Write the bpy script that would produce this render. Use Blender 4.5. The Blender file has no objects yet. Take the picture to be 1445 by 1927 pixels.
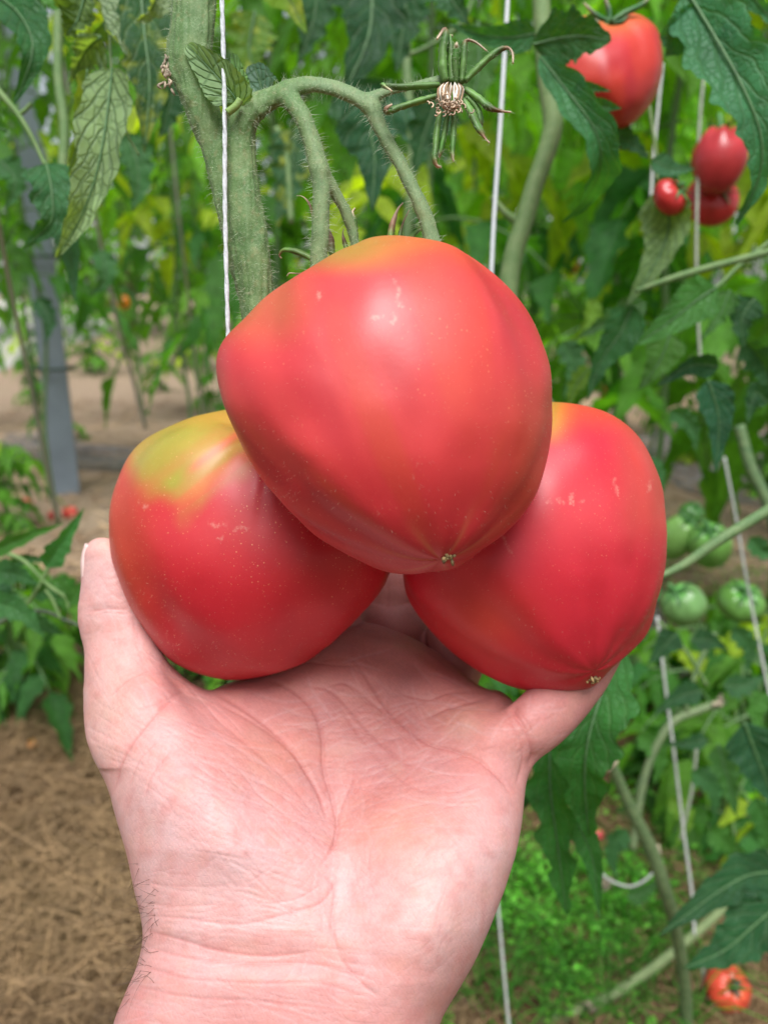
import bpy, bmesh, math, random
import numpy as np
from mathutils import Vector, Matrix
R = math.radians
random.seed(7); rng = np.random.default_rng(11)
sc = bpy.context.scene
# ------------------------------------------------------------------ camera
FPX = 1500.0; CX, CY = 722.5, 963.5; CAMH = 0.85; PITCH = 16.0
cd = bpy.data.cameras.new('camera'); cam = bpy.data.objects.new('camera', cd)
sc.collection.objects.link(cam); sc.camera = cam
cam.location = (0, 0, CAMH); cam.rotation_euler = (R(90 - PITCH), 0, 0)
cd.sensor_fit = 'VERTICAL'; cd.sensor_height = 36; cd.lens = 36 * FPX / 1927
cd.clip_start = 0.01; cd.clip_end = 200
cd.dof.use_dof = True; cd.dof.focus_distance = 0.218
cd.dof.aperture_fstop = cd.lens / 1000 / 0.0023
# ------------------------------------------------------------------ world and sun: soft light under a bright overcast sky
SUN_EL, SUN_AZ = 64.0, 180.0      # azimuth clockwise from +Y : behind the camera
w = bpy.data.worlds.new('World'); sc.world = w; w.use_nodes = True
nt = w.node_tree; nt.nodes.clear()
sky = nt.nodes.new('ShaderNodeTexSky'); sky.sky_type = 'NISHITA'; sky.sun_disc = False
sky.sun_elevation = R(SUN_EL); sky.sun_rotation = R(SUN_AZ); sky.air_density = 1.0; sky.dust_density = 1.5; sky.ozone_density = 1.0
hs = nt.nodes.new('ShaderNodeHueSaturation'); hs.inputs['Saturation'].default_value = 0.35
bg = nt.nodes.new('ShaderNodeBackground'); bg.inputs['Strength'].default_value = 0.085
wo = nt.nodes.new('ShaderNodeOutputWorld')
nt.links.new(sky.outputs[0], hs.inputs['Color']); nt.links.new(hs.outputs[0], bg.inputs['Color']); nt.links.new(bg.outputs[0], wo.inputs[0])
sd = bpy.data.lights.new('sun', 'SUN'); sd.energy = 3.2; sd.angle = R(36); sd.color = (1, 0.985, 0.975)
so = bpy.data.objects.new('sun', sd); sc.collection.objects.link(so)
az, el = R(SUN_AZ), R(SUN_EL)
sdir = Vector((math.sin(az) * math.cos(el), math.cos(az) * math.cos(el), math.sin(el)))
so.rotation_euler = sdir.to_track_quat('Z', 'Y').to_euler()
sc.view_settings.view_transform = 'Standard'; sc.view_settings.look = 'None'; sc.view_settings.gamma = 1
sc.view_settings.exposure = 0.62
sc.render.engine = 'CYCLES'; sc.cycles.use_denoising = True; sc.cycles.max_bounces = 8
sc.cycles.transparent_max_bounces = 8; sc.cycles.sample_clamp_indirect = 6

# ------------------------------------------------------------------ helpers
_c, _s = math.cos(R(90 - PITCH)), math.sin(R(90 - PITCH))
RC = np.array([[1, 0, 0], [0, _c, -_s], [0, _s, _c]])
def P(px, py, d):
    px, py, d = np.broadcast_arrays(np.asarray(px, float), np.asarray(py, float), np.asarray(d, float))
    v = np.stack([(px - CX) / FPX * d, -(py - CY) / FPX * d, -d], -1)
    return v @ RC.T + np.array([0, 0, CAMH])
def G(px, py, z=0.0):
    d = P(px, py, 1.0) - np.array([0, 0, CAMH]); t = (z - CAMH) / d[..., 2]
    return np.array([0, 0, CAMH]) + d * np.expand_dims(t, -1) if np.ndim(t) else np.array([0, 0, CAMH]) + d * t
def toq(v):      # world -> px, py, depth
    c = (v - np.array([0, 0, CAMH])) @ RC; d = -c[:, 2]
    return np.stack([CX + c[:, 0] / d * FPX, CY - c[:, 1] / d * FPX, d], -1)
def link(o, parent=None):
    sc.collection.objects.link(o)
    if parent is not None: o.parent = parent
    return o
def tag(o, label=None, cat=None, group=None, kind=None):
    if label: o['label'] = label
    if cat: o['category'] = cat
    if group: o['group'] = group
    if kind: o['kind'] = kind
    return o
def empty(name, loc, label, cat, group=None):
    o = link(bpy.data.objects.new(name, None)); o.location = [float(a) for a in loc]; o.empty_display_size = 0.02
    return tag(o, label, cat, group)
def meshobj(name, V, F, mat, parent=None, uv=None, col=None, smooth=True, keep=True):
    """V (n,3) world coordinates, F (m,k) or list of tuples; parent only shifts by its location"""
    V = np.asarray(V, np.float32)
    if parent is not None:
        off = np.zeros(3); p = parent
        while p is not None: off += np.array(p.location); p = p.parent
        V = V - off.astype(np.float32)
    me = bpy.data.meshes.new(name)
    if isinstance(F, np.ndarray):
        m, k = F.shape
        me.vertices.add(len(V)); me.vertices.foreach_set('co', V.ravel())
        me.loops.add(m * k); me.loops.foreach_set('vertex_index', F.astype(np.int32).ravel())
        me.polygons.add(m); me.polygons.foreach_set('loop_start', np.arange(0, m * k, k, dtype=np.int32))
        me.update(calc_edges=True)
    else:
        me.from_pydata([tuple(map(float, v)) for v in V], [], F); me.update()
    me.polygons.foreach_set('use_smooth', np.full(len(me.polygons), smooth))
    li = np.empty(len(me.loops), np.int32); me.loops.foreach_get('vertex_index', li)
    if uv is not None:
        ul = me.uv_layers.new(name='UVMap'); ul.data.foreach_set('uv', np.asarray(uv, np.float32)[li].ravel())
    if col is not None:
        ca = me.color_attributes.new('Col', 'FLOAT_COLOR', 'POINT')
        c = np.ones((len(V), 4), np.float32); c[:, :3] = col; ca.data.foreach_set('color', c.ravel())
    me.materials.append(mat)
    return link(bpy.data.objects.new(name, me), parent)
def sstep(a, b, x): t = np.clip((x - a) / (b - a), 0, 1); return t * t * (3 - 2 * t)
_lat = rng.random((32, 32, 32)).astype(np.float32)
def noise3(p, scale=1.0, seed=0):
    q = np.asarray(p) * scale + seed * 7.31; i = np.floor(q).astype(int); f = q - i; f = f * f * (3 - 2 * f)
    r = 0
    for dx in (0, 1):
        for dy in (0, 1):
            for dz in (0, 1):
                wgt = (f[:, 0] if dx else 1 - f[:, 0]) * (f[:, 1] if dy else 1 - f[:, 1]) * (f[:, 2] if dz else 1 - f[:, 2])
                r = r + wgt * _lat[(i[:, 0] + dx) % 32, (i[:, 1] + dy) % 32, (i[:, 2] + dz) % 32]
    return r
def catmull(pts, n):
    pts = np.asarray(pts, float); k = len(pts)
    if k == 2: t = np.linspace(0, 1, n)[:, None]; return pts[0] * (1 - t) + pts[1] * t
    pp = np.vstack([2 * pts[0] - pts[1], pts, 2 * pts[-1] - pts[-2]])
    u = np.linspace(0, k - 1 - 1e-6, n); i = u.astype(int); t = (u - i)[:, None]
    a, b, c, d = pp[i], pp[i + 1], pp[i + 2], pp[i + 3]
    return 0.5 * (2 * b + (c - a) * t + (2 * a - 5 * b + 4 * c - d) * t * t + (3 * b - a - 3 * c + d) * t ** 3)
class MB:
    def __init__(s): s.V = []; s.F = []; s.U = []; s.C = []; s.n = 0
    def add(s, V, F, U=None, C=None):
        s.V.append(V); s.F.append(F + s.n); s.n += len(V)
        s.U.append(U if U is not None else np.zeros((len(V), 2))); s.C.append(np.broadcast_to(C if C is not None else np.ones(3), (len(V), 3)))
    def build(s, name, mat, parent=None, smooth=True):
        return meshobj(name, np.vstack(s.V), np.vstack(s.F), mat, parent, np.vstack(s.U), np.vstack(s.C), smooth)
def tube(path, rad, n=8, seg=None, cap=True, C=None, mb=None, rough=0, flat=1.0):
    """path (k,3) world points -> catmull tube; rad scalar or per point"""
    path = np.asarray(path, float); k = len(path)
    seg = seg or max(2, k * 5)
    rad = np.broadcast_to(np.asarray(rad, float), (k,))
    if k > 2 or seg > 2:
        pr = catmull(np.hstack([path, rad[:, None]]), seg)
    else: pr = np.hstack([path, rad[:, None]])
    C_, r_ = pr[:, :3], np.maximum(pr[:, 3], 1e-6)
    T = np.gradient(C_, axis=0); T /= np.linalg.norm(T, axis=1)[:, None] + 1e-12
    ref = np.array([0, 0, 1.]) if abs(T[0][2]) < .9 else np.array([1., 0, 0])
    A = np.cross(T[0], ref); A /= np.linalg.norm(A); As = []
    for t in T:
        A = A - t * A.dot(t); A /= np.linalg.norm(A) + 1e-12; As.append(A)
    As = np.array(As); Bs = np.cross(T, As)
    an = np.linspace(0, 2 * math.pi, n, endpoint=False)
    rr = r_[:, None] * (1 + (rough * (rng.random((len(C_), n)) - .5) if rough else 0))
    V = C_[:, None] + rr[..., None] * (np.cos(an)[None, :, None] * As[:, None] + flat * np.sin(an)[None, :, None] * Bs[:, None])
    m = len(C_); V = V.reshape(-1, 3)
    i, j = np.meshgrid(np.arange(m - 1), np.arange(n), indexing='ij'); j2 = (j + 1) % n
    F = np.stack([i * n + j, i * n + j2, (i + 1) * n + j2, (i + 1) * n + j], -1).reshape(-1, 4)
    U = np.stack([np.repeat(np.linspace(0, 1, m), n), np.tile(np.arange(n) / n, m)], -1)
    if cap:
        V = np.vstack([V, C_[0], C_[-1]]); a, b = m * n, m * n + 1
        j = np.arange(n); j2 = (j + 1) % n
        F = np.vstack([F, np.stack([j2, j, np.full(n, a), np.full(n, a)], -1), np.stack([(m - 1) * n + j, (m - 1) * n + j2, np.full(n, b), np.full(n, b)], -1)])
        U = np.vstack([U, [0, 0], [1, 0]])
        # quads with a repeated corner are turned into a fan by shrinking: duplicate centre vertex
        V = np.vstack([V, C_[0] + T[0] * -1e-6, C_[-1] + T[-1] * 1e-6]); U = np.vstack([U, [0, 0], [1, 0]])
        F[-2 * n:-n, 3] = a + 2; F[-n:, 3] = b + 2
    if C is not None and np.ndim(C) == 2:
        C = np.vstack([np.repeat(catmull(C, m), n, axis=0)] + ([C[0], C[-1], C[0], C[-1]] if cap else []))
        C = np.clip(C, 0, 1)
    if mb is not None: mb.add(V, F, U, C); return
    return V, F, U, C

# ------------------------------------------------------------------ materials
def mat(name):
    m = bpy.data.materials.new(name); m.use_nodes = True; t = m.node_tree
    b = t.nodes['Principled BSDF']; return m, t, b
def node(t, typ, **kw):
    n = t.nodes.new(typ)
    for k, v in kw.items():
        if k.startswith('i_'):
            key = k[2:]; n.inputs[int(key) if key.isdigit() else key.replace('_', ' ')].default_value = v
        else: setattr(n, k, v)
    return n
def L(t, a, b): t.links.new(a, b)
def math_(t, op, a, b=None, c=None):
    n = t.nodes.new('ShaderNodeMath'); n.operation = op
    for i, x in enumerate((a, b, c)):
        if x is None: continue
        if isinstance(x, (int, float)): n.inputs[i].default_value = x
        else: L(t, x, n.inputs[i])
    return n.outputs[0]
def mixc(t, fac, a, b, blend='MIX'):
    n = t.nodes.new('ShaderNodeMix'); n.data_type = 'RGBA'; n.blend_type = blend
    for sk, x in ((n.inputs[0], fac), (n.inputs[6], a), (n.inputs[7], b)):
        if isinstance(x, (int, float)): sk.default_value = x
        elif isinstance(x, (tuple, list)): sk.default_value = tuple(x) + ((1,) if len(x) == 3 else ())
        else: L(t, x, sk)
    return n.outputs[2]
def noise_n(t, scale, detail=4, rough=.55, vec=None):
    n = node(t, 'ShaderNodeTexNoise'); n.inputs['Scale'].default_value = scale; n.inputs['Detail'].default_value = detail; n.inputs['Roughness'].default_value = rough
    if vec is not None: L(t, vec, n.inputs['Vector'])
    return n.outputs['Fac']
def ramp(t, fac, stops):
    n = node(t, 'ShaderNodeValToRGB'); e = n.color_ramp.elements
    e[0].position, e[1].position = stops[0][0], stops[-1][0]
    for i, s in enumerate(stops):
        if 0 < i < len(stops) - 1: x = e.new(s[0])
    for x, s in zip(sorted(e, key=lambda q: q.position), stops):
        c = s[1]; x.color = (c, c, c, 1) if isinstance(c, (int, float)) else tuple(c) + (1,)
    L(t, fac, n.inputs[0]); return n.outputs[0]
def bump(t, h, strength, dist, b, normal=None):
    n = node(t, 'ShaderNodeBump'); n.inputs['Strength'].default_value = strength; n.inputs['Distance'].default_value = dist
    L(t, h, n.inputs['Height'])
    if normal is not None: L(t, normal, n.inputs['Normal'])
    if b is not None: L(t, n.outputs[0], b.inputs['Normal'])
    return n.outputs[0]
def simple(name, colr, rough=.6, nscale=None, namp=.3, spec=.5, usecol=False, bumpd=0):
    m, t, b = mat(name); b.inputs['Roughness'].default_value = rough; b.inputs['Specular IOR Level'].default_value = spec
    tc = node(t, 'ShaderNodeTexCoord').outputs['Object']
    base = colr
    if usecol: base = node(t, 'ShaderNodeAttribute', attribute_name='Col').outputs['Color']
    if nscale:
        nz = noise_n(t, nscale, 5, .6, tc)
        base = mixc(t, 1.0, base, ramp(t, nz, [(.3, 1 - namp), (.7, 1 + namp)]), 'MULTIPLY')
        if bumpd: bump(t, nz, .6, bumpd, b)
    if isinstance(base, tuple): b.inputs['Base Color'].default_value = base + (1,)
    else: L(t, base, b.inputs['Base Color'])
    return m
def leaf_mat(name, trans=.35, veins=.5, dark=False, mottle=0.0, vscale=7.0, venation='pale'):
    m, t, b = mat(name); out = t.nodes['Material Output']
    tc = node(t, 'ShaderNodeTexCoord'); uvn = node(t, 'ShaderNodeSeparateXYZ'); L(t, tc.outputs['UV'], uvn.inputs[0])
    s, v = uvn.outputs[0], uvn.outputs[1]
    tt = math_(t, 'ABSOLUTE', math_(t, 'SUBTRACT', math_(t, 'MULTIPLY', v, 2.0), 1.0))
    wob = noise_n(t, 60, 2, .5, tc.outputs['Object'])
    ph = math_(t, 'ADD', math_(t, 'SUBTRACT', math_(t, 'MULTIPLY', s, vscale), math_(t, 'MULTIPLY', tt, vscale * .28)), math_(t, 'MULTIPLY', wob, .35))
    fr = math_(t, 'ABSOLUTE', math_(t, 'SUBTRACT', math_(t, 'FRACT', ph), .5))     # 0 at the side vein
    side = ramp(t, fr, [(0, 1.0), (.07, .35), (.16, 0.0)])
    mid = ramp(t, tt, [(0, 1.0), (.035, .6), (.08, 0.0)])
    vo = node(t, 'ShaderNodeTexVoronoi', feature='DISTANCE_TO_EDGE'); vo.inputs['Scale'].default_value = 230 if veins < .8 else 150
    L(t, tc.outputs['Object'], vo.inputs['Vector'])
    net = ramp(t, vo.outputs['Distance'], [(0, .5), (.1, 0.0)])
    vn = math_(t, 'MAXIMUM', math_(t, 'MAXIMUM', side, mid), net)
    base = node(t, 'ShaderNodeAttribute', attribute_name='Col').outputs['Color']
    nz = noise_n(t, 45, 5, .6, tc.outputs['Object'])
    base = mixc(t, 1.0, base, ramp(t, nz, [(.3, .72), (.7, 1.3)]), 'MULTIPLY')
    if mottle:
        nz2 = noise_n(t, 75, 3, .5, tc.outputs['Object'])
        f = math_(t, 'MULTIPLY', ramp(t, nz2, [(.5, 0.0), (.66, 1.0)]), mottle)
        base = mixc(t, f, base, (.33, .38, .05))
    vc = (.30, .42, .20) if venation == 'pale' else (.05, .11, .05)
    base = mixc(t, math_(t, 'MULTIPLY', vn, veins), base, vc)
    L(t, base, b.inputs['Base Color']); b.inputs['Roughness'].default_value = .5; b.inputs['Specular IOR Level'].default_value = .22
    nb = bump(t, math_(t, 'SUBTRACT', math_(t, 'MULTIPLY', nz, .4), math_(t, 'MULTIPLY', vn, .8)), .7, .0014, b)
    tr = node(t, 'ShaderNodeBsdfTranslucent')
    tcol = mixc(t, 1.0, base, (2.6, 2.6, .35), 'MULTIPLY'); L(t, tcol, tr.inputs['Color'])
    mx = node(t, 'ShaderNodeMixShader'); mx.inputs[0].default_value = trans
    L(t, b.outputs[0], mx.inputs[1]); L(t, tr.outputs[0], mx.inputs[2]); L(t, mx.outputs[0], out.inputs['Surface'])
    return m
M_leaf = leaf_mat('leaf_green', .35, .12)
M_under = leaf_mat('leaf_underside', .35, .9, vscale=8, venation='dark')
M_yel = leaf_mat('leaf_mottled', .4, .25, mottle=.8)
M_bgleaf = leaf_mat('leaf_far', .5, .08)

def skin_material():
    m, t, b = mat('skin'); tc = node(t, 'ShaderNodeTexCoord').outputs['Object']
    col = node(t, 'ShaderNodeAttribute', attribute_name='Col').outputs['Color']
    n1 = noise_n(t, 90, 4, .6, tc); n2 = noise_n(t, 900, 3, .6, tc)
    col = mixc(t, ramp(t, n1, [(.35, 0.0), (.7, .35)]), col, (.68, .25, .21))
    col = mixc(t, 1.0, col, ramp(t, n2, [(.3, .93), (.7, 1.06)]), 'MULTIPLY')
    L(t, col, b.inputs['Base Color'])
    b.inputs['Roughness'].default_value = .5; b.inputs['Specular IOR Level'].default_value = .3
    b.inputs['Subsurface Weight'].default_value = .14; b.inputs['Subsurface Radius'].default_value = (1, .35, .2); b.inputs['Subsurface Scale'].default_value = .0035
    # papillary ridges and fine cells
    mp = node(t, 'ShaderNodeMapping'); mp.inputs['Rotation'].default_value = (R(20), 0, R(25)); L(t, tc, mp.inputs[0])
    wv = node(t, 'ShaderNodeTexWave', wave_type='BANDS', bands_direction='DIAGONAL'); wv.inputs['Scale'].default_value = 420; wv.inputs['Distortion'].default_value = 14; wv.inputs['Detail'].default_value = 1.5; wv.inputs['Detail Scale'].default_value = .12
    L(t, mp.outputs[0], wv.inputs[0])
    vo = node(t, 'ShaderNodeTexVoronoi', feature='DISTANCE_TO_EDGE'); vo.inputs['Scale'].default_value = 520; L(t, tc, vo.inputs['Vector'])
    e = ramp(t, vo.outputs['Distance'], [(0, 0.0), (.12, 1.0)])
    h = math_(t, 'ADD', math_(t, 'MULTIPLY', wv.outputs['Fac'], .2), math_(t, 'ADD', math_(t, 'MULTIPLY', e, .5), math_(t, 'MULTIPLY', n2, .5)))
    bump(t, h, .5, .00010, b)
    return m
M_skin = skin_material()

def tomato_material(fleck=1.0):
    m, t, b = mat('tomato_skin_%d' % int(fleck * 10)); tc = node(t, 'ShaderNodeTexCoord').outputs['Object']
    col = node(t, 'ShaderNodeAttribute', attribute_name='Col').outputs['Color']
    n1 = noise_n(t, 55, 5, .6, tc)
    col = mixc(t, 1.0, col, ramp(t, n1, [(.3, (.94, .88, .9)), (.7, (1.05, 1.1, 1.08))]), 'MULTIPLY')
    fl = None
    for sc_, r0 in ((620, .17), (1100, .17)):
        vo = node(t, 'ShaderNodeTexVoronoi'); vo.inputs['Scale'].default_value = sc_; L(t, tc, vo.inputs['Vector'])
        sp = node(t, 'ShaderNodeSeparateColor'); L(t, vo.outputs['Color'], sp.inputs[0])
        f = math_(t, 'MULTIPLY', ramp(t, vo.outputs['Distance'], [(r0 * .5, 1.0), (r0, 0.0)]), ramp(t, sp.outputs[0], [(.35, 0.0), (.7, 1.0)]))
        fl = f if fl is None else math_(t, 'MAXIMUM', fl, f)
    pat = ramp(t, noise_n(t, 38, 3, .5, tc), [(.35, .15), (.66, 1.0)])
    fl = math_(t, 'MULTIPLY', fl, math_(t, 'MULTIPLY', pat, fleck * .8))
    col = mixc(t, fl, col, (.85, .42, .22))
    L(t, col, b.inputs['Base Color'])
    b.inputs['Roughness'].default_value = .45; b.inputs['Specular IOR Level'].default_value = .5
    b.inputs['Subsurface Weight'].default_value = .15; b.inputs['Subsurface Radius'].default_value = (1, .25, .12); b.inputs['Subsurface Scale'].default_value = .004
    b.inputs['Coat Weight'].default_value = .1; b.inputs['Coat Roughness'].default_value = .3
    bump(t, math_(t, 'ADD', noise_n(t, 700, 3, .6, tc), math_(t, 'MULTIPLY', fl, .4)), .18, .0002, b)
    return m
M_tom = tomato_material(.45); M_tom_fleck = tomato_material(1.0)
M_tom_bg = simple('tomato_far', (.55, .05, .03), .3, 30, .2, usecol=True)

def stem_material():
    m, t, b = mat('stem'); tc = node(t, 'ShaderNodeTexCoord').outputs['Object']
    col = node(t, 'ShaderNodeAttribute', attribute_name='Col').outputs['Color']
    n2 = noise_n(t, 1500, 3, .7, tc); n1 = noise_n(t, 120, 4, .6, tc)
    col = mixc(t, ramp(t, n2, [(.5, 0.0), (.64, .38)]), col, (.30, .40, .22))
    col = mixc(t, ramp(t, n1, [(.4, 0.0), (.75, .45)]), col, (.30, .36, .17))
    L(t, col, b.inputs['Base Color']); b.inputs['Roughness'].default_value = .6; b.inputs['Specular IOR Level'].default_value = .3
    bump(t, n2, .5, .0003, b); return m
M_stem = stem_material()
M_hair = simple('plant_hair', (.62, .70, .50), .5)
M_string = simple('white_twine', (.64, .67, .71), .8, 900, .18, bumpd=.0003)
M_oldstring = simple('weathered_twine', (.30, .33, .26), .8, 200, .3)
M_midstring = simple('grey_twine', (.48, .50, .47), .8, 200, .2)
M_dry = simple('dry_tissue', (.5, .36, .24), .8, 500, .35, usecol=True, bumpd=.0003)
M_sepal = simple('sepal', (.07, .16, .04), .55, 300, .3, usecol=True, bumpd=.0002)
M_steel = simple('galvanised_steel', (.20, .24, .29), .5, 8, .15)
M_nail = simple('nail', (.74, .53, .50), .35, 100, .06)
M_bodyhair = simple('body_hair', (.09, .05, .03), .5)

# ------------------------------------------------------------------ setting
def ground_material():
    m, t, b = mat('straw_and_soil'); tc = node(t, 'ShaderNodeTexCoord').outputs['Object']
    a = noise_n(t, 1.3, 6, .6, tc); c = noise_n(t, 55, 6, .75, tc)
    mp = node(t, 'ShaderNodeMapping'); mp.inputs['Scale'].default_value = (1, .18, 1); mp.inputs['Rotation'].default_value = (0, 0, R(50)); L(t, tc, mp.inputs[0])
    s1 = noise_n(t, 130, 4, .7, mp.outputs[0])
    col = ramp(t, c, [(.3, (.06, .032, .014)), (.5, (.20, .115, .052)), (.72, (.38, .24, .12))])
    col = mixc(t, 1.0, col, ramp(t, s1, [(.3, .6), (.7, 1.35)]), 'MULTIPLY')
    col = mixc(t, ramp(t, a, [(.50, 0.0), (.62, .45)]), col, (.12, .16, .05))
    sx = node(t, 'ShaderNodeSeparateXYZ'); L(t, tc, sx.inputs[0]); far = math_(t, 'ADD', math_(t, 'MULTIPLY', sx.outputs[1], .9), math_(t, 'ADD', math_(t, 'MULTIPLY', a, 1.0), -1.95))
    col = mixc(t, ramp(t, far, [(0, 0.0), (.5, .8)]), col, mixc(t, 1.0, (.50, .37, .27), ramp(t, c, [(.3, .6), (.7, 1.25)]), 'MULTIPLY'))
    L(t, col, b.inputs['Base Color']); b.inputs['Roughness'].default_value = .9; b.inputs['Specular IOR Level'].default_value = .2
    bump(t, math_(t, 'ADD', c, s1), 1, .015, b); return m
n = 140
gx, gy = np.meshgrid(np.linspace(-1, 1, n), np.linspace(-1, 1, n), indexing='ij')
gx = np.sign(gx) * np.abs(gx) ** 2.6 * 60; gy = 1.5 + np.sign(gy) * np.abs(gy) ** 2.6 * 60
gp = np.stack([gx.ravel(), gy.ravel(), np.zeros(n * n)], -1)
heap = np.exp(-(((gp[:, 0] + .62) / .28) ** 2 + ((gp[:, 1] - 1.15) / .45) ** 2)) * .10
gp[:, 2] = heap + (noise3(gp, 3) - .5) * .03 * np.exp(-(gp[:, 1] / 8) ** 2)
def ground_z(x, y):
    p = np.stack([x, y, np.zeros_like(x)], -1)
    return np.exp(-(((x + .62) / .28) ** 2 + ((y - 1.15) / .45) ** 2)) * .10 + (noise3(p, 3) - .5) * .03 * np.exp(-(y / 8) ** 2)
i, j = np.meshgrid(np.arange(n - 1), np.arange(n - 1), indexing='ij')
tag(meshobj('ground', gp, np.stack([i * n + j, (i + 1) * n + j, (i + 1) * n + j + 1, i * n + j + 1], -1).reshape(-1, 4), ground_material()), kind='structure')
# grey weed membrane laid on the ground, thick sheet with wavy edge
def membrane(pts, name='path', c3=(.17, .15, .145)):
    c = np.array([G(x, y) for x, y in pts]); k = 40
    loop = catmull(np.vstack([c, c[:1]]), k)[:-1]; loop[:, :2] += (rng.random((len(loop), 2)) - .5) * .03
    m = len(loop); up = loop.copy(); up[:, 2] = ground_z(up[:, 0], up[:, 1]) + .006; lo = loop.copy(); lo[:, 2] = -.03
    ce = up.mean(0)[None]; ce[0, 2] += .006
    V = np.vstack([up, lo, ce]); F = [(a, (a + 1) % m, m + (a + 1) % m, m + a) for a in range(m)] + [(a, (a + 1) % m, 2 * m) for a in range(m)]
    tag(meshobj(name, V, F, simple('weed_membrane', c3, .7, 14, .5, bumpd=.01)), kind='structure')
membrane([(-40, 830), (60, 815), (160, 835), (330, 860), (300, 890), (160, 885), (20, 872)])
membrane([(1180, 830), (1300, 800), (1500, 830), (1520, 930), (1380, 950), (1230, 900)])
membrane([(1170, 1150), (1290, 1130), (1330, 1230), (1290, 1310), (1200, 1300), (1150, 1220)])
membrane([(-200, 560), (60, 565), (190, 600), (120, 650), (-200, 660)], c3=(.50, .48, .42))
# ------------------------------------------------------------------ implicit surface tools (px, py, z) with z = (depth-0.215)*7000
def surface_nets(F, org, st):
    s = F < 0; nx, ny, nz = F.shape
    cnt = np.zeros((nx - 1, ny - 1, nz - 1), np.uint8)
    for a in (0, 1):
        for b in (0, 1):
            for c in (0, 1): cnt += s[a:nx - 1 + a, b:ny - 1 + b, c:nz - 1 + c]
    act = (cnt > 0) & (cnt < 8); I, J, K = np.nonzero(act); N = len(I)
    vid = np.full(act.shape, -1, np.int32); vid[I, J, K] = np.arange(N)
    acc = np.zeros((N, 3)); num = np.zeros(N)
    cs = [(a, b, c) for a in (0, 1) for b in (0, 1) for c in (0, 1)]
    for p in cs:
        for ax in range(3):
            if p[ax]: continue
            q = list(p); q[ax] = 1
            f0 = F[I + p[0], J + p[1], K + p[2]]; f1 = F[I + q[0], J + q[1], K + q[2]]
            cr = (f0 < 0) != (f1 < 0); t = np.where(cr, f0 / np.where(cr, f0 - f1, 1), 0)
            pt = np.tile(np.array(p, float), (N, 1)); pt[:, ax] = t
            acc[cr] += pt[cr]; num += cr
    V = (acc / num[:, None] + np.stack([I, J, K], -1)) * np.array(st) + np.array(org)
    Fs = []
    for ax in range(3):
        a = [slice(None)] * 3; b = [slice(None)] * 3; a[ax] = slice(0, -1); b[ax] = slice(1, None)
        A = s[tuple(a)]; B = s[tuple(b)]; x = np.argwhere(A != B)
        o1, o2 = (ax + 1) % 3, (ax + 2) % 3
        ok = (x[:, o1] > 0) & (x[:, o2] > 0) & (x[:, o1] < F.shape[o1] - 1) & (x[:, o2] < F.shape[o2] - 1); x = x[ok]
        e1 = np.eye(3, dtype=int)[o1]; e2 = np.eye(3, dtype=int)[o2]
        g = lambda c: vid[c[:, 0], c[:, 1], c[:, 2]]
        q = np.stack([g(x - e1 - e2), g(x - e2), g(x), g(x - e1)], -1)
        fl = ~A[x[:, 0], x[:, 1], x[:, 2]]; q[fl] = q[fl][:, ::-1]; Fs.append(q)
    F_ = np.vstack(Fs); return V, F_[(F_ >= 0).all(1)]
def smin(a, b, k):
    h = np.clip(.5 + .5 * (b - a) / k, 0, 1); return b * (1 - h) + a * h - k * h * (1 - h)
class Field:
    def __init__(s, lo, hi, st):
        s.lo, s.st = np.array(lo, float), np.array(st, float)
        s.n = np.ceil((np.array(hi) - s.lo) / s.st).astype(int) + 1; s.F = np.full(s.n, 500, np.float32)
        s.ax = [s.lo[i] + s.st[i] * np.arange(s.n[i]) for i in range(3)]
    def chain(s, pts, k, seg=None, squash=1.0):
        pts = np.array(pts, float)
        if seg: pts = catmull(pts, seg)
        r = pts[:, 3].max() + k + 20
        lo = np.clip(np.floor((pts[:, :3].min(0) - r - s.lo) / s.st).astype(int), 0, s.n - 1); hi = np.clip(np.ceil((pts[:, :3].max(0) + r - s.lo) / s.st).astype(int) + 1, 1, s.n)
        sl = tuple(slice(a, b) for a, b in zip(lo, hi))
        X, Y, Z = [s.ax[i][sl[i]].astype(np.float32) for i in range(3)]
        X, Y, Z = X[:, None, None], Y[None, :, None], Z[None, None, :]; best = None
        for a, b in zip(pts[:-1], pts[1:]):
            d = b - a; L2 = (d[:3] ** 2).sum() + 1e-9
            t = np.clip(((X - a[0]) * d[0] + (Y - a[1]) * d[1] + (Z - a[2]) * d[2]) / L2, 0, 1).astype(np.float32)
            f = np.sqrt((X - a[0] - t * d[0]) ** 2 + (Y - a[1] - t * d[1]) ** 2 + (Z - a[2] - t * d[2]) ** 2) - (a[3] + t * d[3])
            best = f if best is None else np.minimum(best, f)
        s.F[sl] = smin(s.F[sl], best, k)
    def mesh(s): return surface_nets(s.F, s.lo, s.st)
def vnormals(V, F):
    n = np.cross(V[F[:, 2]] - V[F[:, 0]], V[F[:, 3]] - V[F[:, 1]]); N = np.zeros_like(V)
    for c in range(4):
        for a in range(3): N[:, a] += np.bincount(F[:, c], n[:, a], len(V))
    return N / (np.linalg.norm(N, axis=1)[:, None] + 1e-12)
def q2w(V): return P(V[:, 0], V[:, 1], .215 + V[:, 2] / 7000)
def relax(V, F, it=2, lam=.5):
    E = np.vstack([F[:, [0, 1]], F[:, [1, 2]], F[:, [2, 3]], F[:, [3, 0]]])
    for _ in range(it):
        S = np.zeros_like(V); c = np.bincount(E[:, 0], minlength=len(V)) + np.bincount(E[:, 1], minlength=len(V))
        for a in range(3): S[:, a] = np.bincount(E[:, 0], V[E[:, 1], a], len(V)) + np.bincount(E[:, 1], V[E[:, 0], a], len(V))
        V = V + lam * (S / np.maximum(c, 1)[:, None] - V)
    return V

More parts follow.
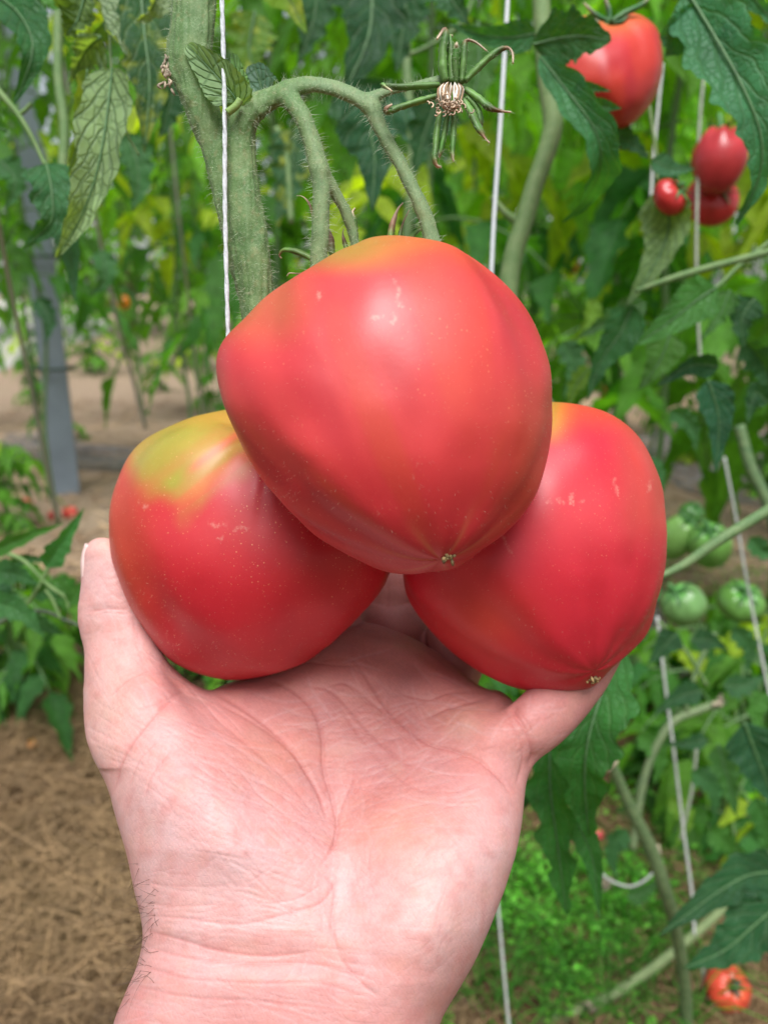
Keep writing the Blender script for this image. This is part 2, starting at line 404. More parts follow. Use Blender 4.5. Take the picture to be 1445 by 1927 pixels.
# ------------------------------------------------------------------ the hand
def build_hand():
    fld = Field((120, 985, -230), (1225, 2030, 800), (2.6, 2.6, 6))
    X, Y = np.meshgrid(fld.ax[0], fld.ax[1], indexing='ij')
    poly = catmull(np.array([(166, 1300), (164, 1345), (164, 1388), (174, 1425), (198, 1475), (217, 1530), (236, 1600), (251, 1670), (267, 1735), (268, 1775), (254, 1830), (232, 1880), (210, 1935), (180, 2080),
        (760, 2100), (828, 1927), (858, 1870), (893, 1808), (930, 1725), (958, 1650), (977, 1575), (987, 1490), (996, 1440), (992, 1390), (975, 1335), (945, 1303), (915, 1296), (880, 1275), (835, 1238), (790, 1208), (740, 1184), (690, 1172), (640, 1176),
        (600, 1195), (555, 1225), (515, 1252), (470, 1270), (425, 1287), (392, 1299), (360, 1288), (325, 1262), (275, 1245), (210, 1250), (166, 1300)]), 260)
    D = np.full(X.shape, 1e9); inside = np.zeros(X.shape, bool)
    for a, b in zip(poly, np.roll(poly, -1, 0)):
        d = b - a; L2 = (d ** 2).sum()
        if L2 < 1e-6: continue
        t = np.clip(((X - a[0]) * d[0] + (Y - a[1]) * d[1]) / L2, 0, 1)
        D = np.minimum(D, (X - a[0] - t * d[0]) ** 2 + (Y - a[1] - t * d[1]) ** 2)
        c = ((a[1] > Y) != (b[1] > Y)); xx = a[0] + (Y - a[1]) * d[0] / (d[1] if abs(d[1]) > 1e-9 else 1e-9); inside ^= c & (X < xx)
    D = np.sqrt(D) * np.where(inside, 1, -1)
    zf = (np.interp(Y, [1000, 1150, 1200, 1250, 1300, 1400, 1500, 1600, 1750, 1850, 2030], [.305, .288, .281, .272, .2635, .2475, .2355, .2245, .2135, .2085, .203]) - .215) * 7000
    g = lambda x, y, sx, sy, a, rot=0: a * 7 * np.exp(-(((X - x) * math.cos(rot) + (Y - y) * math.sin(rot)) / sx) ** 2 - ((-(X - x) * math.sin(rot) + (Y - y) * math.cos(rot)) / sy) ** 2)
    zf -= g(210, 1345, 110, 120, 3) + g(385, 1505, 185, 118, 15, R(52)) + g(330, 1420, 110, 90, 3) + g(805, 1680, 110, 190, 7, R(15))
    zf += g(640, 1560, 60, 130, 6, R(-12)) + g(700, 1440, 150, 90, 3.5)
    zf -= g(700, 1255, 60, 45, 3.0) + g(880, 1350, 70, 40, 4.0, R(30)) + g(600, 1275, 50, 30, 2.0) + g(790, 1290, 45, 35, 2)
    zf += g(640, 1700, 40, 60, 1.5) + g(470, 1800, 300, 30, 1.2, R(5))
    zf -= g(500, 1900, 60, 120, 1.5) + g(640, 1920, 40, 100, 1.5)
    T = np.interp(Y, [1150, 1250, 1400, 1650, 1800, 2030], [72, 84, 100, 125, 128, 132]) ; T = T * np.interp(X, [150, 300, 420], [.75, .9, 1]) ** np.where(Y < 1450, 1, 0)
    Rr = np.interp(Y, [1150, 1280, 1420, 1700, 1900], [20, 42, 85, 120, 130])
    rr = np.clip(1 - D / Rr, 0, None).astype(np.float32)[..., None]
    zc = (zf + T).astype(np.float32)[..., None]; Z = fld.ax[2].astype(np.float32)[None, None, :]
    q = (Z - zc) / T.astype(np.float32)[..., None]
    fld.F[:] = ((np.sqrt(q * q + rr * rr + 1e-6) - 1) * np.minimum(T, Rr).astype(np.float32)[..., None])
    # thumb, then the four fingers reaching up behind the fruit (x, y, z, radius)
    fld.chain([(310, 1420, 215, 80), (262, 1350, 285, 84), (240, 1290, 340, 76), (226, 1225, 380, 66), (211, 1165, 395, 64), (206, 1110, 400, 55), (200, 1070, 402, 47), (195, 1052, 402, 41)], 40, 22)
    fld.chain([(238, 1262, 370, 66), (285, 1300, 380, 56), (350, 1345, 370, 44)], 34, 8)
    fld.chain([(560, 1300, 470, 58), (612, 1190, 560, 58), (640, 1060, 620, 50), (660, 1010, 640, 44)], 20, 12)
    fld.chain([(730, 1275, 520, 54), (736, 1180, 665, 72), (742, 1120, 680, 66), (745, 1040, 690, 52), (745, 1000, 690, 46)], 5, 14)
    fld.chain([(835, 1310, 480, 48), (852, 1240, 590, 62), (866, 1180, 610, 58), (895, 1080, 615, 44), (900, 1020, 620, 42)], 5, 14)
    fld.chain([(945, 1402, 262, 48), (992, 1374, 290, 57), (1040, 1332, 330, 58), (1085, 1285, 380, 52), (1130, 1215, 440, 47), (1160, 1130, 480, 42), (1165, 1080, 490, 38)], 30, 22)
    V, F = fld.mesh(); V = relax(V, F, 4)
    N = vnormals(V, F)
    # relief raster of creases (source pixels)
    x0, y0, w_, h_ = 120, 985, 1110, 1050
    H = np.zeros((w_, h_), np.float32); Rd = np.zeros((w_, h_), np.float32)
    Lt = np.zeros((w_, h_), np.float32)
    def line(pts, sig, dep, red=.5, n=None, light=0):
        pts = np.asarray(pts, float); ln = np.linalg.norm(np.diff(pts, axis=0), axis=1).sum(); n = n or max(6, int(ln / 3))
        c = catmull(pts, n); c[:, :2] += 0
        m = int(sig * 3) + 2; u = np.linspace(0, 1, n); env = np.minimum(1, np.minimum(u, 1 - u) * 6 + .08)
        xi0, xi1 = int(c[:, 0].min() - m - x0), int(c[:, 0].max() + m - x0); yi0, yi1 = int(c[:, 1].min() - m - y0), int(c[:, 1].max() + m - y0)
        xi0, yi0 = max(xi0, 0), max(yi0, 0); xi1, yi1 = min(xi1, w_), min(yi1, h_)
        if xi1 <= xi0 or yi1 <= yi0: return
        tmp = np.zeros((xi1 - xi0, yi1 - yi0), np.float32)
        for (x, y), e in zip(c, env):
            a0, a1 = max(int(x - m) - x0 - xi0, 0), min(int(x + m) - x0 - xi0, tmp.shape[0]); b0, b1 = max(int(y - m) - y0 - yi0, 0), min(int(y + m) - y0 - yi0, tmp.shape[1])
            if a1 <= a0 or b1 <= b0: continue
            xs = np.arange(a0, a1)[:, None] + x0 + xi0 - x; ys = np.arange(b0, b1)[None] + y0 + yi0 - y
            tmp[a0:a1, b0:b1] = np.maximum(tmp[a0:a1, b0:b1], e * np.exp(-(xs * xs + ys * ys) / (2 * sig * sig)))
        H[xi0:xi1, yi0:yi1] += dep * tmp; Rd[xi0:xi1, yi0:yi1] = np.maximum(Rd[xi0:xi1, yi0:yi1], red * tmp)
        if light: Lt[xi0:xi1, yi0:yi1] = np.maximum(Lt[xi0:xi1, yi0:yi1], light * tmp)
    for pts, sg, dp, rd in CREASES:
        lo_ = pts[0][1] > 1640; line(pts, sg * .5, dp * (.35 if lo_ else .6), rd * .8); line(pts, sg * 2.6, dp * (.2 if lo_ else .55), rd * .25)
    rr_ = np.random.default_rng(5)
    def hatch(n, region, ang, lmin, lmax, dep, sig, jit=12, bend=.15):
        px_, py_, rx, ry, rot = region
        for _ in range(n):
            a, b = rr_.uniform(-1, 1, 2); x = px_ + a * rx * math.cos(rot) - b * ry * math.sin(rot); y = py_ + a * rx * math.sin(rot) + b * ry * math.cos(rot)
            an = R(ang + rr_.normal(0, jit)); l = rr_.uniform(lmin, lmax); bd = rr_.normal(0, bend) * l
            u = np.linspace(-.5, .5, 5); c = np.stack([x + u * l * math.cos(an) - bd * (u * u * 2) * math.sin(an), y + u * l * math.sin(an) + bd * (u * u * 2) * math.cos(an)], -1)
            c += rr_.normal(0, 1.2, c.shape); line(c, sig * rr_.uniform(.7, 1), dep * rr_.uniform(.5, 1.5), .10, None, .30 * (rr_.random() < .6) * rr_.uniform(.3, 1))
    hatch(150, (400, 1480, 230, 100, R(50)), 28, 60, 190, .09, 2.0)
    hatch(60, (380, 1540, 200, 130, R(40)), -50, 40, 120, .05, 2.0, 20)
    hatch(130, (720, 1440, 170, 130, 0), -14, 50, 170, .08, 2.0, 14)
    hatch(45, (760, 1320, 150, 80, R(25)), 35, 40, 120, .06, 2.0, 25)
    hatch(50, (640, 1600, 60, 170, 0), 75, 50, 150, .06, 2.0, 20)
    hatch(50, (700, 1700, 150, 150, 0), -40, 40, 130, .05, 2.0, 40)
    hatch(170, (450, 1810, 270, 130, 0), 8, 50, 190, .05, 1.9, 9)
    hatch(50, (420, 1700, 190, 60, 0), 12, 60, 160, .05, 2.0, 12)
    hatch(40, (230, 1300, 60, 130, 0), 60, 40, 140, .06, 2.0, 15)
    hatch(30, (210, 1130, 50, 70, 0), -5, 30, 80, .06, 2.0, 25)
    hatch(40, (1010, 1380, 70, 60, R(-45)), -20, 30, 90, .06, 2.0, 30)
    def samp(A, x, y):
        x = np.clip(x - x0, 0, w_ - 1.01); y = np.clip(y - y0, 0, h_ - 1.01); i = x.astype(int); j = y.astype(int); a = x - i; b = y - j
        return A[i, j] * (1 - a) * (1 - b) + A[i + 1, j] * a * (1 - b) + A[i, j + 1] * (1 - a) * b + A[i + 1, j + 1] * a * b
    fac = sstep(.05, .5, -N[:, 2]); hgt = samp(H, V[:, 0], V[:, 1]) * fac; red = samp(Rd, V[:, 0], V[:, 1]) * fac; lit_ = samp(Lt, V[:, 0], V[:, 1]) * fac
    lump = (noise3(V, .013, 3) - .5) * .9 + (noise3(V, .045, 5) - .5) * .2
    V = V - N * (hgt * 7)[:, None] + N * (lump * 7 * .6)[:, None]
    # skin colour: pale heel and thumb base, redder palm centre and finger pads; contrast raised to paint in the light on the hand
    x, y = V[:, 0], V[:, 1]; G2 = lambda cx, cy, sx, sy: np.exp(-((x - cx) / sx) ** 2 - ((y - cy) / sy) ** 2)
    pale = np.array([.80, .50, .44]); pink = np.array([.62, .23, .195]); warm = np.array([.70, .36, .22]); red_ = np.array([.50, .14, .12]); yel = np.array([.80, .54, .40])
    col = np.tile(pale, (len(V), 1))
    def mx(wt, c): nonlocal col; wt = np.clip(wt, 0, 1)[:, None]; col = col * (1 - wt) + c * wt
    nz = noise3(V, .016, 9); nz2 = noise3(V, .05, 12)
    mx(sstep(1640, 1300, y) * .75 * sstep(230, 520, x), pink)
    mx((G2(700, 1350, 230, 150) + G2(720, 1520, 120, 90) * .7) * (.35 + .7 * nz), pink)
    mx((G2(740, 1560, 90, 60) + G2(880, 1350, 60, 40) + G2(520, 1420, 90, 60) * .7) * (.2 + .7 * nz2), warm)
    mx((G2(330, 1290, 90, 50) + G2(230, 1190, 60, 60) * .5) * .6, pink)
    mx((G2(210, 1330, 60, 140)) * .45, yel)
    mx(sstep(1720, 1900, y) * (.25 + .5 * nz), pink)
    mx(G2(400, 1590, 170, 90) * .4, np.array([.80, .55, .52])); mx(G2(800, 1700, 90, 160) * .3, np.array([.84, .56, .47]))
    mx((nz2 - .45) * .7, pink); mx((noise3(V, .03, 31) - .55) * .8, np.array([.72, .42, .30]))
    mx(lit_, np.array([.86, .66, .60])); mx(red * 1.15, red_)
    col = col * np.array([.79, .765, .85])
    kn = G2(205, 1020, 40, 22); mx(kn * .35, np.array([.55, .42, .28]))
    W = q2w(V)
    root = P(500, 1920, .25)
    o = meshobj('person', W, F, M_skin, None, None, col)
    return o, V, F
def seg_(s): return [tuple(map(float, p.split(','))) for p in s.split()]
CREASES = [(seg_(a), b, c, d) for a, b, c, d in [
 ('508,1279 555,1300 590,1335 606,1385 610,1445 628,1510 636,1558 622,1602 600,1635', 5, .8, .5),
 ('395,1300 440,1318 490,1352 540,1395 575,1440 605,1500 618,1545', 6, .8, .45),
 ('400,1315 460,1345 520,1385 565,1430 595,1480', 5, .5, .3), ('380,1322 430,1370 500,1430 560,1490 600,1545', 6, .3, .2),
 ('570,1288 620,1298 655,1330 690,1370 740,1420 790,1450', 5, .45, .35), ('672,1245 700,1290 740,1345 800,1395 850,1410 900,1430 945,1470 965,1505', 5, .75, .5),
 ('610,1292 650,1285 700,1320 735,1350', 4, .4, .3), ('745,1300 800,1315 850,1300 925,1300', 4, .4, .35), ('800,1352 830,1335 880,1320 930,1308', 5, .6, .5),
 ('942,1303 965,1335 990,1375 1003,1420 998,1455', 6, 1.0, .6), ('955,1312 990,1355 1005,1380', 4, .4, .4), ('930,1310 975,1380 985,1430 970,1480', 5, .4, .3),
 ('168,1150 200,1145 245,1146', 4, .45, .45), ('175,1158 210,1152 240,1156', 3, .25, .3), ('205,1205 240,1200', 3.5, .35, .3), ('185,1075 205,1110 230,1130', 3, .25, .3),
 ('345,1303 300,1335 265,1375 240,1410 222,1450 213,1500', 6, .7, .5), ('300,1392 262,1430 240,1485', 4, .3, .3), ('325,1410 287,1455 270,1505', 4, .3, .3),
 ('205,1312 240,1280 285,1260', 4, .3, .4), ('350,1300 300,1320 250,1335', 4, .3, .3), ('664,1462 638,1530 630,1600', 4, .5, .35),
 ('262,1722 350,1728 450,1738 530,1722 600,1700 630,1665 640,1650', 5, .6, .35), ('262,1748 330,1765 420,1790 510,1798 600,1790', 5, .7, .45),
 ('262,1778 350,1800 450,1812 570,1812 650,1825 720,1850', 5, .6, .4), ('255,1812 350,1840 480,1850 600,1850 700,1880', 5, .5, .3), ('240,1850 350,1875 500,1885 640,1900', 5, .4, .3),
 ('600,1640 630,1670 625,1740 640,1800 680,1850 720,1880', 5, .5, .3), ('500,1700 560,1690 610,1660', 4, .4, .3), ('270,1700 340,1705 420,1700', 4, .35, .25),
 ('240,1655 300,1665 380,1668 470,1660', 4, .3, .2), ('640,1330 690,1400 760,1470 830,1500', 5, .3, .25), ('850,1245 800,1215 760,1190', 5, .3, .3), ('655,1176 700,1178 745,1188 792,1212 838,1244 885,1280', 5, 2.4, 1.3), ('730,1100 728,1140', 4, .4, .3), ('690,1130 740,1138 790,1130', 4, .5, .3), ('560,1240 620,1250 680,1250', 4, .3, .3)]]  # palm-to-finger edge crease: crevice shade put into its strong dark red
hand, HV, HF = build_hand()
tag(hand, 'bare left hand and wrist, palm up, cradling the three big tomatoes on its fingers', 'hand')
hand_front = {}
def hand_depth(px, py):
    d = (HV[:, 0] - px) ** 2 + (HV[:, 1] - py) ** 2; c = np.argsort(d)[:12]; return .215 + HV[c, 2].min() / 7000
# thumbnail seen edge-on at the outer side of the thumb tip
def nail():
    s = np.linspace(0, 1, 16); a = np.linspace(-1, 1, 12)
    S, A = np.meshgrid(s, a, indexing='ij')
    ccx = np.interp(S, [0, .5, 1], [196, 199, 204]); y = 1022 + S * 70; r = np.interp(S, [0, .25, .55, 1], [35, 42, 47, 50]) + 1.0
    ang = math.pi + R(22) + A * R(46); x = ccx + r * np.cos(ang) ; z = 402 - r * np.sin(ang)
    y = y + 4 * A * A * (1 - 2 * S)
    V0 = np.stack([x.ravel(), y.ravel(), z.ravel()], -1); V1 = V0.copy(); V1[:, 0] += 6
    n_ = 12; i, j = np.meshgrid(np.arange(15), np.arange(11), indexing='ij'); q = np.stack([i * n_ + j, (i + 1) * n_ + j, (i + 1) * n_ + j + 1, i * n_ + j + 1], -1).reshape(-1, 4)
    m = len(V0); bd = []
    lp = [i * n_ for i in range(16)] + [15 * n_ + j for j in range(1, 12)] + [i * n_ + 11 for i in range(14, -1, -1)] + list(range(10, 0, -1))
    bd = np.array([(lp[k], lp[(k + 1) % len(lp)], lp[(k + 1) % len(lp)] + m, lp[k] + m) for k in range(len(lp))])
    V = np.vstack([V0, V1]); meshobj('thumbnail', q2w(V), np.vstack([q[:, ::-1], q + m, bd]), M_nail, hand)
nail()
def hairs(name, roots, dirs, lens, rad, mat_, parent, gravity=0.3, segs=4, curl=.25):
    """thin three-sided curved blades"""
    n_ = len(roots); u = np.linspace(0, 1, segs)
    side = np.cross(dirs, rng.normal(size=(n_, 3))); side /= np.linalg.norm(side, axis=1)[:, None] + 1e-9
    cen = roots[:, None] + dirs[:, None] * (u[None, :, None] * lens[:, None, None]) + side[:, None] * (curl * lens[:, None, None] * (u[None, :, None] ** 2) * rng.normal(size=(n_, 1, 1)))
    cen[..., 2] -= gravity * lens[:, None] * u[None] ** 2
    s2 = np.cross(dirs, side); A = [side, -.5 * side + .87 * s2, -.5 * side - .87 * s2]
    r = rad * (1 - .85 * u)
    V = np.stack([cen + a[:, None] * r[None, :, None] for a in A], 2).reshape(-1, 3)
    b = (np.arange(n_) * segs * 3)[:, None, None, None]; i = (np.arange(segs - 1) * 3)[None, :, None, None]; j = np.arange(3)[None, None, :, None]; j2 = (j + 1) % 3
    F = np.concatenate([b + i + j, b + i + j2, b + i + 3 + j2, b + i + 3 + j], -1).reshape(-1, 4)
    return meshobj(name, V, F, mat_, parent)
# dark hairs on the back edge of the wrist
N0 = vnormals(HV, HF); idx = np.nonzero((HV[:, 0] < 330) & (HV[:, 1] > 1590) & (HV[:, 1] < 1960) & (N0[:, 0] < -.55))[0]
pw = np.exp(-((HV[idx, 1] - 1760) / 85) ** 2) * (HV[idx, 0] < 300) + .01; idx = rng.choice(idx, 150, p=pw / pw.sum())
rt = q2w(HV[idx]); dr = np.stack([-.55 - rng.random(150) * .5, rng.normal(0, .3, 150), rng.normal(-.25, .7, 150)], -1); dr /= np.linalg.norm(dr, axis=1)[:, None]
hairs('arm_hair', rt, dr, rng.uniform(.003, .011, 150), .00006, M_bodyhair, hand, .35, 7, .8)
# ------------------------------------------------------------------ the three big tomatoes
bm = bmesh.new(); bmesh.ops.create_icosphere(bm, subdivisions=8, radius=1.0)
IV = np.array([v.co[:] for v in bm.verts]); IF = np.array([[v.index for v in f.verts] for f in bm.faces]); bm.free()
bm = bmesh.new(); bmesh.ops.create_icosphere(bm, subdivisions=5, radius=1.0)
SV = np.array([v.co[:] for v in bm.verts]); SF = np.array([[v.index for v in f.verts] for f in bm.faces]); bm.free()
def unit(v): v = np.asarray(v, float); return v / np.linalg.norm(v)
def big_tomato(name, label, outline, cx, cy, dc, hf, hb, stemdir, tip, colfun, scars, shrink=.985, rib=.012, seed=0, mt=None):
    """outline: traced contour (px); dc depth of the centre; hf/hb half thickness (m) front/back; n-space: x right, y up, z to camera"""
    o = np.array(outline, float) - (cx, cy); a = np.arctan2(-o[:, 1], o[:, 0]); r = np.hypot(o[:, 0], o[:, 1]); k = np.argsort(a); a, r = a[k], r[k]
    aa = np.linspace(-math.pi, math.pi, 721); rr = np.interp(aa, np.r_[a - 2 * math.pi, a, a + 2 * math.pi], np.r_[r, r, r])
    ker = np.exp(-(np.arange(-22, 23) / 9) ** 2); ker /= ker.sum(); rr = np.convolve(np.r_[rr[-23:-1], rr, rr[1:23]], ker, 'valid')
    Vn = IV; th = np.arctan2(Vn[:, 1], Vn[:, 0]); rho = np.hypot(Vn[:, 0], Vn[:, 1]); nz = Vn[:, 2]
    Rt = np.interp(th, aa, rr) * shrink
    Rm = rr.mean() * shrink; blend = sstep(.0, .75, rho); Rt = Rm + (Rt - Rm) * blend
    # ribs running from the stem end
    S = unit(stemdir); T = unit(tip); e1 = unit(np.cross(S, [.3, .5, .8])); e2 = np.cross(S, e1)
    ph = np.arctan2(Vn @ e2, Vn @ e1); cs = Vn @ S; ang = np.arccos(np.clip(cs, -1, 1)); at = np.arccos(np.clip(Vn @ T, -1, 1))
    t1 = unit(np.cross(T, [.2, .9, .1])); pt = np.arctan2(Vn @ np.cross(T, t1), Vn @ t1)
    rb = np.zeros(len(Vn)); g_ = np.random.default_rng(seed)
    for m_ in range(9):
        p0 = g_.uniform(-math.pi, math.pi); wd = g_.uniform(.05, .12); dd = np.abs((ph - p0 + math.pi) % (2 * math.pi) - math.pi); rb -= g_.uniform(.5, 1.4) * np.exp(-(dd / (wd * 1.2)) ** 2)
    rb += .8 * np.cos(ph * 5 + seed); disp = rib * rb * np.exp(-((ang - .45) / .55) ** 2) - .10 * np.exp(-(ang / .30) ** 2)
    nzs = noise3(np.stack([np.cos(pt) * 2.2, np.sin(pt) * 2.2, at * .6], -1), 1.3, seed + 20) - .5
    disp += .006 * (np.cos(pt * 7 + seed) + .7 * np.cos(pt * 4 + 2 * seed)) * np.exp(-((at - .7) / .6) ** 2) + .085 * nzs * np.exp(-((at - 1.4) / .8) ** 2) + .004 * np.cos(pt * 9 + seed) * np.exp(-((at - 1.3) / .6) ** 2)
    disp += .06 * (noise3(Vn + seed, 1.9) - .5) * (1 - sstep(.85, 1.0, rho) * .6) + .022 * (noise3(Vn + seed, 4.2) - .5) + .02 * np.exp(-(at / .3) ** 2)
    sc_ = 1 + disp
    x = cx + Rt * rho * np.cos(th) * sc_; y = cy - Rt * rho * np.sin(th) * sc_
    hh = np.where(nz > 0, hf, hb); d = dc - hh * nz * sc_
    # the trace was taken on the centre plane; keep the angular size by depth
    k_ = d / dc; W = P(CX + (cx - CX) + (x - cx) / k_, CY + (cy - CY) + (y - cy) / k_, d)
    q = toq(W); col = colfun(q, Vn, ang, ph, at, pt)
    F = IF
    for pts, wd in scars:
        c = catmull(np.array(pts, float), 60); c += g_.normal(0, 2.0, c.shape); dm = np.full(len(q), 1e9); fr = nz > 0
        for p in c: dm = np.minimum(dm, (q[:, 0] - p[0]) ** 2 + (q[:, 1] - p[1]) ** 2)
        w_ = (np.exp(-dm / (2 * wd * wd * .45)) * fr * .28 * sstep(.2, .6, noise3(q * [.12, .12, 0], 1, 3)))[:, None]; col = col * (1 - w_) + np.array([.85, .55, .42]) * w_
    root = empty(name, P(cx, cy, dc), label, 'tomato', 'big tomatoes held in the hand')
    ob = meshobj('skin', W, F, mt or M_tom, root, None, np.clip(col, 0, 1))
    return root, q, W, ang
RED = np.array([.62, .035, .028]); DEEP = np.array([.47, .009, .024]); ORA = np.array([.62, .085, .03]); PINK = np.array([.66, .065, .075]); YG = np.array([.36, .24, .03]); YEL = np.array([.44, .23, .045]); GRN = np.array([.27, .24, .03])
def lerp(c, w_, d): w_ = np.clip(w_, 0, 1)[:, None]; return c * (1 - w_) + d * w_
def col_top(q, n, ang, ph, at, pt):
    c = np.tile(np.array([.64, .046, .050]), (len(q), 1)); x, y = q[:, 0], q[:, 1]
    s = noise3(np.stack([np.cos(pt) * 3, np.sin(pt) * 3, at * .8], -1), 1.6, 4)
    c = lerp(c, sstep(.45, .75, s) * .65, DEEP); c = lerp(c, sstep(.42, .2, s) * .35, ORA)
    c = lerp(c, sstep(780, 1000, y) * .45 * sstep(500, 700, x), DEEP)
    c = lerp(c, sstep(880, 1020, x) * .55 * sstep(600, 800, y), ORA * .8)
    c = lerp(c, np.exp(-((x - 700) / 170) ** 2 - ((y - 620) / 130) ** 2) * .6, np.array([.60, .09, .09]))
    e = ((x - 400) * .50 + (y - 690) * -.87); dd = np.hypot(x - 720, y - 760)
    c = lerp(c, sstep(150, 0, np.hypot(x - 480, (y - 565) * 1.2)) * (.3 + s) * .55, YEL * np.array([.9, .8, .6]))
    c = lerp(c, sstep(130, 20, np.hypot((x - 650) * .7, (y - 462) * 1.9)) * .8, YG)
    c = lerp(c, sstep(75, 15, np.hypot((x - 750) * .6, (y - 450) * 2)) * .7, YEL)
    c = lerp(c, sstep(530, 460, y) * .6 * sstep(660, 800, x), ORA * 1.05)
    c = lerp(c, np.exp(-((pt % (math.pi / 3.2) - .45) / .08) ** 2) * sstep(.5, .05, at) * .35, np.array([.6, .25, .1]))
    return c
def col_left(q, n, ang, ph, at, pt):
    c = np.tile(np.array([.56, .019, .032]), (len(q), 1)); x, y = q[:, 0], q[:, 1]
    s = noise3(np.stack([np.cos(ph) * 3, np.sin(ph) * 3, ang], -1), 1.5, 2)
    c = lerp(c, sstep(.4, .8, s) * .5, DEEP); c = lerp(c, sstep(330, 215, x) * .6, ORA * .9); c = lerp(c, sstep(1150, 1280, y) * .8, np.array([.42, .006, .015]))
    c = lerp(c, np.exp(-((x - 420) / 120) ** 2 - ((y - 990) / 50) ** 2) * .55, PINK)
    n2 = noise3(q * np.array([.02, .02, 0]), 1, 3); lim = np.interp(x, [200, 240, 300, 340, 380, 440, 520, 600], [900, 930, 940, 968, 955, 885, 870, 840]) + (n2 - .5) * 50 + (s - .5) * 40
    wy = sstep(34, -50, y - lim) * sstep(212, 262, x + (850 - y) * .25)
    u = (x - 250) * .60 + (y - 950) * .80     # stripes run to the stem end
    st = noise3(np.stack([u / 22, u * 0, (x - 250) / 260], -1), 1, 8)
    st2 = sstep(.2, .9, st)[:, None]; yc = YEL * (1 - st2) + GRN * 1.25 * st2; yc = lerp(yc, sstep(.35, .22, st) * .5, np.array([.66, .12, .05]))
    yc = lerp(yc, np.exp(-((y - (905 - (x - 330) * .75)) / 14) ** 2) * sstep(330, 380, x) * .75, np.array([.66, .09, .05])); yc = lerp(yc, sstep(820, 780, y) * .6, np.array([.55, .25, .03]))
    w_ = np.clip(wy, 0, 1)[:, None]; return c * (1 - w_) + yc * w_
def col_right(q, n, ang, ph, at, pt):
    c = np.tile(np.array([.59, .019, .040]), (len(q), 1)); x, y = q[:, 0], q[:, 1]
    s = noise3(np.stack([np.cos(pt) * 3, np.sin(pt) * 3, at * .8], -1), 1.5, 7)
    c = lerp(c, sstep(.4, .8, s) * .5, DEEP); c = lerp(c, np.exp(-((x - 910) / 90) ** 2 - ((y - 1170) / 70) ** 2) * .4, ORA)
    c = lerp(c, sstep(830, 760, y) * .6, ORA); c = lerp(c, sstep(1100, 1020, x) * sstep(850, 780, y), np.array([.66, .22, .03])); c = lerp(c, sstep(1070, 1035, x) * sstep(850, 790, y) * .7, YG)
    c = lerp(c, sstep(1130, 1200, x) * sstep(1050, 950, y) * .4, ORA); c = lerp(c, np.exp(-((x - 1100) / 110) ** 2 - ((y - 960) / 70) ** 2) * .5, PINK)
    return c
TOP = seg_('760,447 830,455 890,478 940,515 985,570 1015,635 1033,700 1036,760 1026,850 1003,920 972,970 932,1015 885,1050 850,1068 800,1079 740,1076 680,1056 620,1026 570,987 520,932 480,885 450,840 425,790 408,740 401,690 408,655 430,625 460,600 500,560 540,530 580,505 620,480 660,460 700,450')
LEFT = seg_('408,773 350,785 300,806 260,836 235,870 218,910 208,960 210,1020 222,1080 245,1140 275,1190 310,1235 350,1260 400,1276 440,1280 490,1275 540,1262 590,1235 640,1195 680,1155 715,1115 735,1080 742,1040 730,980 700,900 640,830 570,785 480,765')
RIGHT = seg_('1040,757 1090,760 1140,775 1180,805 1215,847 1240,895 1253,960 1258,1020 1251,1080 1236,1140 1212,1190 1180,1230 1145,1270 1110,1295 1070,1304 1030,1303 980,1290 930,1270 880,1240 830,1200 790,1155 765,1110 757,1075 770,1000 820,900 880,820 960,770')
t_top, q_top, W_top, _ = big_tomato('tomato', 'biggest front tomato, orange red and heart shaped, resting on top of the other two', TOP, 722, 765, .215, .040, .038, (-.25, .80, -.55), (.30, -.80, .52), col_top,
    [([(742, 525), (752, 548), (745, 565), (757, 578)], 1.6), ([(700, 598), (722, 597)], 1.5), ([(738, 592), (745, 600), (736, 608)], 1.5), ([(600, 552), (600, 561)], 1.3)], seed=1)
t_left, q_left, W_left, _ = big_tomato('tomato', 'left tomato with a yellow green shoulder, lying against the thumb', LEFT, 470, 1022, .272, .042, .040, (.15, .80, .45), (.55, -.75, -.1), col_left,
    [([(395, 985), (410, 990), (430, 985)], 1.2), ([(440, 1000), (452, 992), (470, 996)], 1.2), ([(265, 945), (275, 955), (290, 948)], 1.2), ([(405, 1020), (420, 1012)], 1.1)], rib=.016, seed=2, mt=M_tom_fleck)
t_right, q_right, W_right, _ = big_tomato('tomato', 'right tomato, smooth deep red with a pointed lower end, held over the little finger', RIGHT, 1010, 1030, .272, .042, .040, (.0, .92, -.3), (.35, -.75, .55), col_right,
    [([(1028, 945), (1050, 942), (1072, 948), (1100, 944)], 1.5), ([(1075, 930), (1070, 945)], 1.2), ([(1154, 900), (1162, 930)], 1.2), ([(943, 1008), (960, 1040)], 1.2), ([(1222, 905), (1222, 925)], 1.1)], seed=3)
def surf(q, W, px, py):
    f = np.nonzero((np.abs(q[:, 0] - px) < 6) & (np.abs(q[:, 1] - py) < 6))[0]; f = f[np.argsort(q[f, 2])][:max(3, len(f) // 3)]
    return W[f].mean(0)
